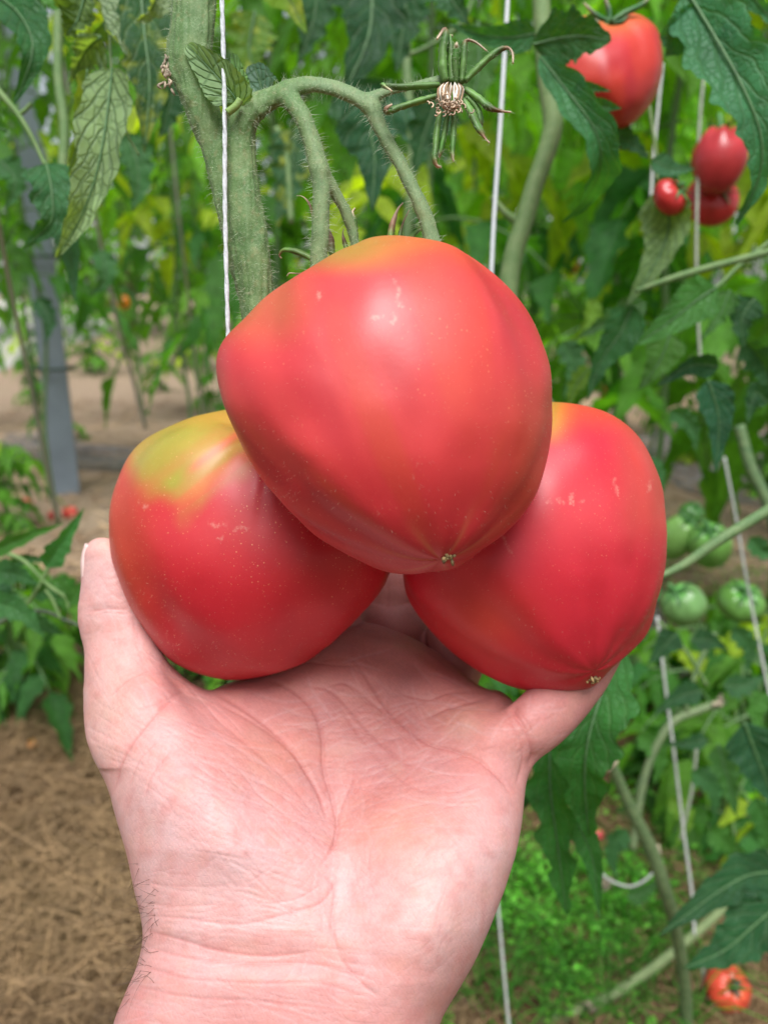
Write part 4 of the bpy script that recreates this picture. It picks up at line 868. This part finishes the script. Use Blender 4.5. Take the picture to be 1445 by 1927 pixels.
for s_, d_, h_, c_ in [('1060,640 1080,690 1060,750', .9, 30, GN), ('1120,560 1100,620 1060,650', .9, 26, YLG), ('1260,770 1300,800 1310,850', .8, 24, GN), ('1400,640 1440,700 1430,760', .7, 34, DK), ('1220,860 1240,900 1230,950', 1.0, 18, GN), ('1410,1010 1440,1040 1470,1040', .9, 24, GN), ('1200,1380 1240,1420 1230,1480', 1.0, 26, BR), ('1300,1450 1340,1480 1345,1540', .9, 28, GN),
        ('1380,1180 1410,1220 1400,1270', .9, 24, GN), ('1330,1560 1370,1590 1380,1640', .95, 28, BR), ('1180,1560 1150,1600 1160,1660', 1.0, 26, GN), ('1420,1500 1440,1560 1430,1620', .9, 30, (.04, .15, .03)), ('1260,1500 1290,1540 1270,1600', 1.05, 24, YLG), ('1240,1100 1215,1140 1225,1180', .95, 16, GN), ('1440,1300 1420,1340 1440,1400', .8, 26, BR)]:
    px_leaf(pq, s_, (d_, d_), h_, None, None, C=c_, roll=float(rng.uniform(-40, 40)), vein=False)
# low plant at the left edge
pw_ = empty('tomato_plant', P(40, 1160, .6), 'low shoot at the left edge level with the thumb, fresh serrated leaflets', 'tomato plant')
for s_, d_, h_, c_ in [('-20,1040 50,1010 122,984', .5, 18, BR), ('86,1068 118,1020 160,955', .5, 27, (.05, .19, .05)), ('-30,1075 30,1080 75,1100', .52, 30, GN), ('130,1135 150,1110 190,1085', .52, 20, BR), ('60,1118 110,1108 160,1120', .56, 20, GN), ('-20,1130 40,1150 85,1200', .52, 32, (.05, .17, .05)),
        ('-20,1090 10,1120 30,1160', .54, 26, DK), ('60,1160 90,1180 120,1195', .56, 18, GN), ('20,1060 60,1050 90,1060', .6, 14, GN), ('100,1090 125,1110 130,1140', .55, 14, BR)]:
    px_leaf(pw_, s_, (d_, d_), h_, None, None, C=c_, depth=.3, lobes=3, roll=float(rng.uniform(-25, 25)), vein=False)
part_tube('stem', pw_, M_stem, '-30,1195 20,1160 80,1150 120,1165 170,1185', .55, (6, 4, 3.5), (.05, .08, .06))
part_tube('stem', pw_, M_stem, '30,1165 70,1110 95,1062', .53, 4, (.13, .24, .07))
part_tube('stem', pw_, M_stem, '-20,1035 40,1052 90,1100 125,1125 130,1145', .53, 4, (.13, .24, .07))
part_tube('stem', pw_, M_stem, '86,1110 100,1130 115,1165 ', .53, 3, (.13, .24, .07))
# ------------------------------------------------------------------ twines
def twine(label, s, d, r, m=M_string, name='support_string', ply=False):
    pts = seg_(s); k = len(pts); dd = np.interp(np.linspace(0, 1, k), np.linspace(0, 1, len(d)), d) if np.ndim(d) else np.full(k, d)
    W = P([p[0] for p in pts], [p[1] for p in pts], dd); mb = MB()
    if ply:
        c = catmull(W, 260); an = np.linspace(0, 75, 260); rr = .86 * r * dd[0] / FPX
        for q in range(2):
            cc = c.copy(); cc[:, 0] += rr * .24 * np.cos(an + q * math.pi); cc[:, 1] += rr * .24 * np.sin(an + q * math.pi); tube(cc, rr * .74, 9, 260, mb=mb, rough=.12)
    else: tube(W, r * dd / FPX, 7, k * 8, mb=mb, rough=.1)
    root = W.mean(0); o = mb.build(name, m); tag(o, label, 'string', 'strings holding up the vines')
    return o
main_string = twine('sharp white twine running down in front of the thick stem', '416,-90 418,0 423,200 424,400 430,640 436,760', (.226, .2265, .229, .232, .236, .24), 5.6, ply=True)
ii = 500; vs = np.empty(len(main_string.data.vertices) * 3); main_string.data.vertices.foreach_get('co', vs); vs = vs.reshape(-1, 3); pk = vs[rng.choice(len(vs), 500)]; dn = rng.normal(0, 1, (500, 3)) + [0, 0, .5]; dn /= np.linalg.norm(dn, axis=1)[:, None]
hairs('loose_fibre', pk, dn, rng.uniform(.0006, .002, 500), .000018, M_string, main_string, .1, 4, .6)
twine('white twine just right of the dried calyx', '960,-90 955,0 942,220 930,400 924,520 914,760', .5, 4)
twine('blurred twine at the left edge slanting down to the straw', '-40,250 -10,380 20,540 65,760 110,985', (.7, .8, .95, 1.2, 1.5), 4.2, M_midstring)
twine('blurred twine left of the yellow shouldered tomato, passing the orange fruit', '110,80 165,340 200,500 225,620 250,710 274,806', (1.3, 2.2), 3.8, M_midstring)
twine('faint twine ending on the straw just above the yellow shouldered tomato', '310,120 340,430 355,560 368,680 386,800', (1.5, 2.4), 3.0, M_midstring)
twine('pale twine beside the stem below the heart shaped hanging tomato', '1246,120 1238,200 1228,310 1222,420', .75, 2.8, M_midstring)
twine('thin twine running down past the rear red tomato trio', '1330,100 1318,200 1312,330 1310,520 1318,700', .8, 3, M_oldstring)
twine('thick slack twine hanging lower right between the green tomatoes and the big dark leaf', '1236,1160 1250,1280 1268,1420 1285,1560 1302,1690 1306,1760', .9, 2.9, M_midstring)
twine('twine slanting past the green tomato nearest the right edge', '1362,860 1385,980 1402,1080 1425,1200 1460,1370', .95, 2.6, M_midstring)
twine('short pale twine beside the slack one near the lower stems', '1312,1390 1302,1480 1280,1580', 1.0, 3, M_oldstring)
twine('twine coming down beside the wrist over the green weeds', '920,1560 935,1690 946,1810 960,1960', .8, 3, M_midstring)
twine('twine beside the fallen ribbed tomato', '1316,1790 1328,1860 1350,1960', 1.0, 2.6, M_midstring)
twine('curved loop of white clip line around the lower stem', '1128,1640 1150,1658 1185,1668 1215,1655 1236,1632', .83, 2.4, M_midstring)

# ------------------------------------------------------------------ other tomatoes
def small_tomato(label, px, py, d, rx, ry, colr, tilt=(0, 0, 1), heart=0.0, ribs=.03, cal_dir=None, group='tomatoes on the plants behind', name='tomato', cat='tomato', calyx=True, cc=(.05, .15, .04), loc=None, seed=None, mat_=None, clen=.85):
    c = P(px, py, d) if loc is None else np.array(loc); root = empty(name, c, label, cat, group)
    g2 = np.random.default_rng(int(px * 7 + py) if seed is None else seed); S = unit(tilt); e1 = unit(np.cross(S, [.31, .52, .8])); e2 = np.cross(S, e1)
    h = SV @ np.array([0, 0, 1.]); ph = np.arctan2(SV[:, 1], SV[:, 0]); an = np.arccos(np.clip(h, -1, 1))
    rr = 1 + ribs * np.cos(ph * g2.integers(6, 9) + g2.uniform(0, 6)) * np.exp(-((an - .6) / .7) ** 2) - .22 * np.exp(-(an / .35) ** 2) + .05 * (noise3(SV + g2.uniform(0, 9), 2) - .5)
    lat = rr * (1 - heart * sstep(.2, -1, h) * .45); R0 = rx * d / FPX; R1 = ry * d / FPX
    X = (SV[:, 0] * lat * R0)[:, None] * e1 + (SV[:, 1] * lat * R0)[:, None] * e2 + (h * rr * R1)[:, None] * S
    cl = np.tile(np.array(colr), (len(SV), 1)); cl = lerp(cl, sstep(.7, .2, an) * .6, np.array(colr) * [.9, 1.6, 1] + [0, .05, 0]); cl = lerp(cl, (noise3(SV, 3, 2) - .3) * .5, np.array(colr) * .75)
    meshobj('skin', c + X, SF, mat_ or M_tom_bg, root, None, cl)
    if calyx:
        mb = MB(); top = c + S * R1 * .80; k = 6
        for q in range(k):
            a = q * 2 * math.pi / k + g2.uniform(-.3, .3); dv = e1 * math.cos(a) + e2 * math.sin(a)
            tube([top, top + dv * R0 * .3 + S * R1 * .12, top + dv * R0 * clen + S * R1 * g2.uniform(-.1, .35)], [R0 * .10, R0 * .11, R0 * .02], 6, 10, C=np.array(cc), mb=mb, flat=.4)
        tube([top - S * R1 * .1, top + S * R1 * .6 + e1 * R0 * .2], [R0 * .12, R0 * .09], 7, 5, C=np.array(cc) * 1.4, mb=mb)
        mb.build('calyx', M_sepal, root)
    return root
# heart shaped tomato upper right, traced
IV_, IF_ = IV, IF; IV, IF = SV, SF
def col_heart(q, n, ang, ph, at, pt):
    c = np.tile(np.array([.56, .035, .022]), (len(q), 1)); s = noise3(np.stack([np.cos(ph) * 3, np.sin(ph) * 3, ang], -1), 1.6, 4)
    c = lerp(c, sstep(.45, .75, s) * .6, DEEP); c = lerp(c, sstep(.95, .5, ang) * .8, np.array([.60, .12, .035])); return lerp(c, sstep(.55, .25, ang), np.array([.55, .22, .05]))
HEART = seg_('1062,42 1100,28 1150,32 1200,26 1235,45 1251,95 1247,150 1226,195 1192,230 1170,243 1140,232 1090,212 1045,190 1024,160 1019,115 1035,70')
t4, _, _, _ = big_tomato('tomato', 'heart shaped red tomato hanging at the top right behind a drooping leaf', HEART, 1140, 125, .47, .036, .036, (.0, .95, .25), (.1, -.95, .1), col_heart, [], rib=.04, seed=5)
t4['group'] = 'tomatoes on the plants behind'
IV, IF = IV_, IF_
cx2 = empty('calyx', (0, 0, 0), None, None); cx2.parent = t4; cx2.location = Vector(P(1148, 38, .46)) - t4.location
for s_, r_ in [('1148,42 1120,28 1098,5', 7), ('1148,42 1175,25 1205,10 1225,-8', 8), ('1146,42 1145,20 1135,-12', 7), ('1146,44 1130,45 1105,25', 5), ('1150,44 1170,40 1190,12', 6)]:
    mb = sp('s', s_, r_, .1, .45, 0, None, (.05, .14, .04)); mb.build('sepal', M_sepal, cx2)
RB = (.50, .028, .030); GR = (.10, .26, .05)
small_tomato('ribbed dusky red tomato half hidden by the big jagged leaf at the right edge', 1352, 302, .8, 50, 62, (.42, .03, .035), tilt=(.1, .2, 1), ribs=.05, heart=.2)
small_tomato('smaller red tomato left of the dusky ribbed one, against a stem', 1260, 371, .54, 36, 26, RB, tilt=(.5, -.6, .5))
small_tomato('red tomato under the dusky ribbed one with its calyx end turned to the viewer', 1338, 378, .84, 50, 38, RB, tilt=(0, -.8, .6), cc=(.16, .2, .09))
small_tomato('green tomato under the slanting stalk, lower right of the pair', 1335, 1026, 1.05, 40, 48, (.13, .30, .06), tilt=(-.3, -.4, .8))
small_tomato('green tomato touching the outline of the right held tomato, below the stalk', 1272, 1012, 1.08, 34, 48, (.15, .30, .07), tilt=(.3, -.3, .8))
small_tomato('pale green tomato lowest on its truss beside the right held tomato', 1285, 1138, 1.0, 42, 40, (.14, .29, .09), tilt=(-.5, -.2, .8))
small_tomato('flattened green tomato at the right edge behind a twine', 1393, 1132, 1.1, 44, 31, (.11, .26, .05), tilt=(0, -.5, .85), ribs=.06)
small_tomato('dark green young tomato high on the truss next to the right held tomato', 1300, 968, 1.1, 24, 22, (.05, .14, .03), tilt=(.3, -.4, .8))
small_tomato('round orange tomato far back on the left', 233, 569, 3.0, 12, 14, (.75, .22, .01), calyx=False)
small_tomato('greenish unripe tomato beside the far round orange one', 202, 565, 3.0, 13, 14, (.24, .36, .06), calyx=False)
for k, (x, y, d, lb) in enumerate([(1068, 435, 2.4, 'small orange tomato among leaves right of the curved stem'), (1150, 726, 2.2, 'small orange tomato low behind the dark stem above the right held tomato'), (1362, 620, 2.0, 'small orange tomato right of the straight edged leaflet'), (1384, 745, 2.0, 'small orange tomato right of the hanging dark leaflet'), (1140, 755, 2.3, 'small amber tomato under the other one near the dark stem'), (1075, 500, 2.6, 'dull red tomato deep in the leaves')]):
    small_tomato(lb, x, y, d, 15, 15, (.70, .26, .02) if k < 5 else (.4, .06, .02), calyx=False, seed=k)
def on_ground(px, py): g = G(px, py, .0); return g
def fallen(label, px, py, rx, colr, tilt, fl=.8, calyx=True, group='tomatoes lying on the ground'):
    d = toq(G(px, py, .02)[None])[0][2]; r = rx * d / FPX; c = G(px, py, r * fl); c[2] = float(ground_z(np.array([c[0]]), np.array([c[1]]))[0]) + r * fl * .92
    return small_tomato(label, px, py, d, rx, rx * fl, colr, tilt=tilt, loc=c, group=group, calyx=calyx, ribs=.045, cc=(.05, .06, .03), clen=.38)
fallen('fallen ribbed pale red tomato lying on the ground at the lower right', 1368, 1862, 42, (.62, .07, .035), (.15, -.62, .7), .78)
fallen('tiny orange tomato lying on the straw left of the wrist', 74, 1493, 10, (.75, .25, .02), (0, 0, 1), .95, False)
fallen('small red tomato lying near the foot of the metal post', 132, 966, 14, (.50, .05, .04), (0, 0, 1), .9, False)
fallen('small red tomato lying beside the foot of the left edge twine', 102, 972, 11, (.50, .05, .04), (0, 0, 1), .9, False)
fallen('small red tomato lying far left on the straw', 52, 946, 11, (.45, .06, .04), (0, 0, 1), .9, False)
fallen('small pink red tomato lying behind the hanging lobed leaf', 1122, 1582, 12, (.60, .06, .08), (0, 0, 1), .9, False)

# ------------------------------------------------------------------ metal post
base = G(128, 928); topv = P(52, 150, 1.0) - np.array([0, 0, CAMH])
post = empty('metal_post', base, 'grey galvanised steel post standing in the straw on the left', 'post')
def channel(x, y, z0, z1, wd, dp, th, rot):
    pts = [(-wd / 2, dp / 2), (-wd / 2, -dp / 2), (wd / 2, -dp / 2), (wd / 2, dp / 2), (wd / 2 - th, dp / 2), (wd / 2 - th, -dp / 2 + th), (-wd / 2 + th, -dp / 2 + th), (-wd / 2 + th, dp / 2)]
    c, s = math.cos(rot), math.sin(rot); V = [(x + a * c - b * s, y + a * s + b * c, z) for z in (z0, z1) for a, b in pts]; k = len(pts)
    F = [(a, (a + 1) % k, k + (a + 1) % k, k + a) for a in range(k)] + [(3, 2, 1, 0), (5, 4, 3, 2)][:0] + [(0, 1, 6, 7), (1, 2, 5, 6), (2, 3, 4, 5)] + [(15, 14, 9, 8), (14, 13, 10, 9), (13, 12, 11, 10)]
    return V, F
dpt = toq(base[None])[0][2]; V_, F_ = channel(base[0], base[1], -.05, 3.0, 44 * dpt / FPX, .07, .006, R(18))
meshobj('shaft', V_, F_, M_steel, post, smooth=False)
mb = MB(); 
for z in (.52, .95): 
    a = np.linspace(0, 2 * math.pi, 13); tube(np.stack([base[0] + .085 * np.cos(a), base[1] + .06 * np.sin(a), z + 0 * a], -1), .006, 6, 26, C=np.array([.03, .06, .03]), mb=mb)
mb.build('tie', M_dry, post)

# ------------------------------------------------------------------ background vines, each with its own stem and foliage
def lowleaf(mb, p0, dirv, ln, wd, C, roll=0.0, droop=.5):
    dirv = unit(dirv); k = 4; u = np.linspace(0, 1, k)
    W = p0 + dirv * ln * u[:, None]; W[:, 2] -= droop * ln * u ** 2
    up = np.array([rng.normal(0, .5), rng.normal(0, .5), 1.0])
    blade(mb, W, wd, roll, lobes=3, depth=.3, Ns=11, Nt=2, C=C, up=up, fold=float(rng.uniform(-.1, .6)), wav=.12, teeth=1)
def leafcol(shade=1.0):
    b = rng.random(); b = b ** 1.3; c = np.array([.024, .10, .026]) * (1 - b) + np.array([.12, .28, .03]) * b
    if rng.random() < .1: c = np.array([.26, .36, .03])  # bright and yellow leaf tones stand in for highlights and backlit leaves
    return c * rng.uniform(.9, 1.55)
def compound(mbL, mbS, p0, az, ln, droop, size=1.0):
    dirv = np.array([math.cos(az), math.sin(az), rng.uniform(-.1, .5)]); u = np.linspace(0, 1, 5); W = p0 + unit(dirv) * ln * u[:, None]; W[:, 2] -= droop * ln * u ** 2
    tube(W, np.linspace(.0032, .0012, 5), 4, 7, C=np.array([.09, .17, .06]), mb=mbS)
    c = leafcol(); T = unit(W[-1] - W[-2]); sd = np.array([-math.sin(az), math.cos(az), 0])
    lowleaf(mbL, W[-1], T + [0, 0, -.2], .10 * size * rng.uniform(.8, 1.2), .033 * size, c)
    for f in (.35, .58, .8):
        q = catmull(W, 21)[int(f * 20)]
        for sgn in (-1, 1):
            dv = T * .5 + sd * sgn + [0, 0, rng.uniform(-.6, .1)]
            lowleaf(mbL, q, dv, .085 * size * rng.uniform(.75, 1.2), .027 * size * rng.uniform(.8, 1.2), c * rng.uniform(.85, 1.15), droop=rng.uniform(.2, .8))
def make_vine(h, z0, nleaf, sc_=1.0, name='tomato_plant'):
    mbL, mbS = MB(), MB(); k = 8; zz = np.linspace(0, h, k); W = np.stack([rng.normal(0, .012, k), rng.normal(0, .012, k), zz], -1); W[0, :2] = 0
    tube(W, np.linspace(.008, .005, k), 7, 30, C=np.array([.09, .16, .06]), mb=mbS)
    for q in range(nleaf):
        z = z0 + (h - z0) * (q + rng.random()) / nleaf; compound(mbL, mbS, np.array([0, 0, z]), q * 2.4 + rng.normal(0, .5), rng.uniform(.16, .34), rng.uniform(.3, 1.0), sc_)
    s = mbS.build('stem', M_sepal); l = mbL.build('foliage', M_bgleaf)
    return s, l
protos = [make_vine(2.35, .62, 24, 1.4), make_vine(2.4, .85, 22, 1.4), make_vine(2.3, .35, 28, 1.35), make_vine(2.4, .15, 42)]
used = set(); ORD = 'first second third fourth fifth sixth seventh eighth ninth tenth eleventh twelfth thirteenth fourteenth fifteenth'.split()
def where(x, y):
    q = toq(np.array([[x, y, .85]]))[0]; px, d = q[0], q[2]
    a = next(t for lim, t in ((-200, 'beyond the left edge'), (60, 'at the left edge'), (200, 'behind the metal post'), (340, 'above the yellow shouldered tomato'), (560, 'behind the thick hairy stem'), (720, 'behind the forked truss'), (880, 'behind the dried calyx'), (1010, 'behind the right white twine'), (1130, 'behind the curved pale stem'), (1240, 'below the heart shaped tomato'), (1340, 'behind the limp pale leaf'), (1480, 'at the right edge'), (9999, 'beyond the right edge')) if px < lim)
    b = next(t for lim, t in ((1.6, 'nearest'), (2.1, 'second nearest'), (2.8, 'close'), (3.6, 'middle distance'), (4.8, 'distant'), (7.4, 'first back row'), (8.8, 'second back row'), (99, 'last back row')) if d < lim)
    return b, a
def place(kind, x, y, rz, s=1.0, label=None, group='tomato vines in the rows behind'):
    r = link(bpy.data.objects.new('tomato_plant', None)); r.location = (x, y, 0); r.rotation_euler = (0, 0, rz); r.scale = (s, s, s)
    tag(r, label or '%s blurred tomato vine %s' % where(x, y), 'tomato plant', group)
    for o in protos[kind]:
        if kind in used: o = o.copy(); sc.collection.objects.link(o)
        o.parent = r
    used.add(kind); return r
g3 = G(110, 985); g4 = G(272, 800); g5 = G(384, 785)
place(1, g3[0], g3[1], .5, 1, 'vine standing at the foot of the left edge twine'); place(1, g4[0], g4[1], 1.5, 1, 'vine rising behind the small round orange tomato'); place(0, g5[0], g5[1], 2.2)
for k, x, y in [(1, -.25, 1.9), (0, .12, 1.7), (1, .0, 2.6), (0, -.75, 3.4), (1, -1.6, 3.6), (0, .45, 2.4), (1, .35, 3.3), (1, -.1, 4.4), (0, -2.4, 4.6), (1, -1.1, 4.9),
                (0, .62, 1.55), (0, .50, 2.0), (0, .78, 1.35), (0, .95, 1.9), (0, .85, 2.7), (2, 1.35, 2.5), (0, 1.2, 3.4), (2, 1.8, 3.3), (0, .8, 4.0), (2, 1.6, 4.4), (2, 2.3, 4.6)]:
    place(k, x + rng.normal(0, .04), y, rng.uniform(0, 6.3), rng.uniform(.95, 1.05))
for n_b, (k, x, y) in enumerate([(3, -1.8, -.3), (3, -1.3, -1.1), (2, -.6, -1.5), (3, .2, -1.6), (2, .9, -1.3), (3, 1.5, -.7)]): place(k, x, y, rng.uniform(0, 6.3), 1.0, ORD[n_b] + ' unseen tomato vine from the left, added behind the camera for reflections', 'unseen vines added behind the camera for reflections')  # unseen vines added so the fruit reflects greenery instead of open sky
for row, yy in enumerate((6.6, 8.0, 9.6)):
    nn_ = (9, 12, 15)[row]; cnt_ = 0
    for q in range(nn_):
        x = (q - (nn_ - 1) / 2) * .62 + rng.normal(0, .1)
        if row == 0 and -3.2 < x < -.9: continue
        place(3 if rng.random() < .75 else 2, x, yy + rng.normal(0, .2), rng.uniform(0, 6.3), rng.uniform(.95, 1.15), '%s blurred vine from the left in the %s back row' % (ORD[cnt_], ('first', 'second', 'third')[row]), 'tomato vines in the back rows'); cnt_ += 1
# small low weeds and shoots
def weed(px, py, h, n_, label, size=.75):
    c = G(px, py); c[2] = float(ground_z(np.array([c[0]]), np.array([c[1]]))[0]) - .005; r = empty('weed', c, label, 'weed', 'leafy weeds on the ground'); mbL, mbS = MB(), MB()
    for q in range(n_):
        az = rng.uniform(0, 6.3); z = rng.uniform(.1, 1) * h; tube([c, c + [rng.normal(0, .02), rng.normal(0, .02), z]], [.003, .0015], 4, 4, C=np.array([.1, .18, .06]), mb=mbS)
        compound(mbL, mbS, c + [rng.normal(0, .02), rng.normal(0, .02), z], az, rng.uniform(.06, .16), .6, size)
    mbS.build('stem', M_sepal, r); mbL.build('foliage', M_bgleaf, r)
weed(70, 1420, .30, 16, 'dark leafy low plant on the straw left of the thumb base'); weed(120, 1360, .25, 12, 'low green plant behind the thumb'); weed(10, 1330, .3, 12, 'low green plant at the left edge on the straw')
weed(430, 1330, .28, 12, 'low green plant seen through the gap between thumb and fruit'); weed(930, 1330, .12, 10, 'low green plant seen through the gap between the fingers')
for x, y, lb in [(60, 760, 'left of the metal post, far back'), (300, 740, 'just left of the faint inner twine'), (180, 700, 'right behind the metal post'), (420, 800, 'partly behind the yellow shouldered tomato'), (20, 1000, 'at the left edge above the fresh shoot'), (90, 830, 'at the foot of the post, beside the grey sheet'), (340, 690, 'far back beyond the faint twine'), (240, 660, 'far back below the round orange tomato')]:
    weed(x, y, .35, 14, 'blurred green weed on the straw, ' + lb)
for x, y, lb in [(1290, 870, 'above the green tomatoes'), (1430, 930, 'at the right edge above the slanting stalk'), (1130, 1000, 'behind the right held tomato'), (1290, 1380, 'beside the thick slack twine'), (1420, 1300, 'at the right edge below the flattened green tomato'), (1400, 1500, 'behind the hanging dark leaf at the right edge'), (1350, 1590, 'above the lowest jagged leaf'), (1250, 1450, 'between the cut stem and the slack twine'), (1440, 1400, 'in the right corner under the green tomatoes')]:
    weed(x, y, .26, 13, 'blurred green weed ' + lb)
# trees beyond the garden
def tree(x, y, h, lab, seed):
    g2 = np.random.default_rng(seed); r = empty('tree', (x, y, 0), lab, 'tree', 'trees beyond the garden'); mbS, mbL = MB(), MB()
    tube([[x, y, -.1], [x + .05, y, h * .4], [x - .05, y + .1, h * .9]], [.16, .11, .03], 9, 16, C=np.array([.14, .10, .07]), mb=mbS); cl = []
    for q in range(26):
        z = h * g2.uniform(.08, .85); a = g2.uniform(0, 6.3); l = h * g2.uniform(.18, .34); e = np.array([x + l * math.cos(a), y + l * math.sin(a), z + l * .5]); tube([[x, y, z], (np.array([x, y, z]) + e) / 2 + [0, 0, .1], e], [.045, .03, .01], 5, 8, C=np.array([.14, .10, .07]), mb=mbS); cl.append(e); cl.append((np.array([x, y, z]) + e) / 2)
    n_ = 2400 if seed < 3 else 3400; ce = np.array(cl)[g2.integers(0, len(cl), n_)] + g2.normal(0, h * .085, (n_, 3)); a = g2.normal(0, 1, (n_, 3)); a /= np.linalg.norm(a, axis=1)[:, None]; b = np.cross(a, g2.normal(0, 1, (n_, 3))); b /= np.linalg.norm(b, axis=1)[:, None]
    s = g2.uniform(.09, .20, (n_, 1)); V = np.stack([ce - a * s, ce + b * s * .5, ce + a * s, ce - b * s * .5], 1).reshape(-1, 3); F = np.arange(n_ * 4).reshape(-1, 4)
    C = np.repeat(np.array([.05, .12, .03]) * g2.uniform(.5, 1.8, (n_, 1)), 4, axis=0); mbL.add(V, F, None, C)
    mbS.build('trunk', M_dry, r); mbL.build('crown', M_bgleaf, r, smooth=False)
for k, (x, y, h) in enumerate([(-7.5, 13, 6.5), (-4.5, 14.5, 7.5), (-1.6, 13.5, 6.8), (1.2, 14.5, 7.2), (4.2, 13.2, 6.6), (7.2, 14.2, 7)]): tree(x, y, h, ('leftmost', 'second', 'third', 'fourth', 'fifth', 'rightmost')[k] + ' blurred tree from the left beyond the vines', k)
# a few fallen fruits of light: pale flowers far left
# ------------------------------------------------------------------ straw and weeds covering the soil (uncountable)
def scatter(n_, xr, yr):
    x = rng.uniform(xr[0], xr[1], n_); y = yr[0] + (yr[1] - yr[0]) * rng.random(n_) ** 1.6; return x, y
def straw(n_, xr, yr, lmin, lmax, wmm, lift):
    x, y = scatter(n_, xr, yr); z = ground_z(x, y) + rng.random(n_) * lift; a = rng.uniform(0, 6.3, n_) * .5 + .4; l = rng.uniform(lmin, lmax, n_); dv = np.stack([np.cos(a), np.sin(a), rng.normal(0, .10, n_)], -1)
    sd = np.stack([-np.sin(a), np.cos(a), rng.normal(0, .4, n_)], -1); u = np.linspace(-.5, .5, 4); bd = rng.normal(0, .12, (n_, 1, 1))
    c = np.stack([x, y, z], -1)[:, None] + dv[:, None] * (l[:, None, None] * u[None, :, None]) + sd[:, None] * (bd * l[:, None, None] * (u[None, :, None] ** 2) * 2); c[..., 2] += .006
    w_ = sd[:, None] * (rng.uniform(.5, 1.3, (n_, 1, 1)) * wmm / 2000); V = np.stack([c - w_, c + w_], 2).reshape(-1, 3)
    b = (np.arange(n_) * 8)[:, None, None]; i = (np.arange(3) * 2)[None, :, None]; F = np.concatenate([b + i, b + i + 1, b + i + 3, b + i + 2], -1).reshape(-1, 4)
    t_ = rng.random((n_, 1)); t_ = np.clip(t_ * .5 + 1.6 * noise3(np.stack([x, y, 0 * x], -1), 4, 2)[:, None] - .65, 0, 1); C = (np.array([.46, .30, .15]) * t_ + np.array([.11, .055, .022]) * (1 - t_)) * rng.uniform(.4, .95, (n_, 1)); return V, F, np.repeat(C, 8, axis=0)
mb = MB()
for a_ in [(42000, (-1.3, .1), (.5, 2.2), .03, .12, 1.1, .03), (14000, (.1, 1.3), (.55, 2.2), .03, .10, 1.2, .01), (12000, (-2.6, 2.4), (2.0, 6.0), .04, .14, 3.5, .015)]:
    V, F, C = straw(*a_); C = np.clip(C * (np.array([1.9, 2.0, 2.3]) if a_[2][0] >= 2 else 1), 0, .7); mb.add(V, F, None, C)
M_straw = simple('straw', (.5, .4, .3), .75, 30, .2, usecol=True)
tag(mb.build('straw_mulch', M_straw, smooth=False), 'dry brown straw mulch scattered over the ground', 'straw', kind='stuff')
def inpoly(x, y, poly):
    ins = np.zeros(x.shape, bool); p = np.array(poly)
    for a, b in zip(p, np.roll(p, -1, 0)):
        c = (a[1] > y) != (b[1] > y); ins ^= c & (x < a[0] + (y - a[1]) * (b[0] - a[0]) / ((b[1] - a[1]) or 1e-9))
    return ins
x, y = rng.uniform(-.3, 1.3, 190000), rng.uniform(.4, 2.4, 190000); qq = toq(np.stack([x, y, 0 * x], -1))
den = inpoly(qq[:, 0], qq[:, 1], [(780, 1640), (900, 1600), (1000, 1660), (1150, 1640), (1300, 1700), (1340, 1800), (1280, 1990), (700, 2100), (600, 1900)]) * .9 + (qq[:, 0] > 950) * .10 * (qq[:, 1] < 1700)
keep = rng.random(len(x)) < den * sstep(.25, .55, noise3(np.stack([x, y, 0 * x], -1), 9, 3)) ; x, y = x[keep], y[keep]; n_ = len(x)
ce = np.stack([x, y, ground_z(x, y) + rng.random(n_) ** 1.3 * .055 * (.4 + noise3(np.stack([x, y, 0 * x], -1), 12, 5))], -1); a = rng.uniform(0, 6.3, n_); dv = np.stack([np.cos(a), np.sin(a), rng.normal(.1, .4, n_)], -1); sd = np.stack([-np.sin(a), np.cos(a), rng.normal(0, .4, n_)], -1); s = rng.uniform(.0025, .0065, (n_, 1))
V = np.stack([ce, ce + dv * s + sd * s * .6, ce + dv * s * 2.1 - [0, 0, .001], ce + dv * s - sd * s * .6], 1).reshape(-1, 3)
mb = MB(); mb.add(V, np.arange(n_ * 4).reshape(-1, 4), None, np.repeat(np.array([.15, .40, .06]) * rng.uniform(.5, 1.5, (n_, 1)), 4, axis=0))
gb = 500
for k in range(gb):
    px_, py_ = rng.uniform(830, 1330), rng.uniform(1650, 1950); c = G(px_, py_); a = rng.uniform(0, 6.3); l = rng.uniform(.04, .14); tube([c, c + [l * .3 * math.cos(a), l * .3 * math.sin(a), l * .5], c + [l * math.cos(a), l * math.sin(a), l * .45]], [.0014, .001, .0003], 3, 6, C=np.array([.08, .24, .04]) * rng.uniform(.6, 1.5), mb=mb)
tag(mb.build('ground_weeds', M_bgleaf, smooth=False), 'bright green chickweed carpet at the lower right', 'ground cover', kind='stuff')
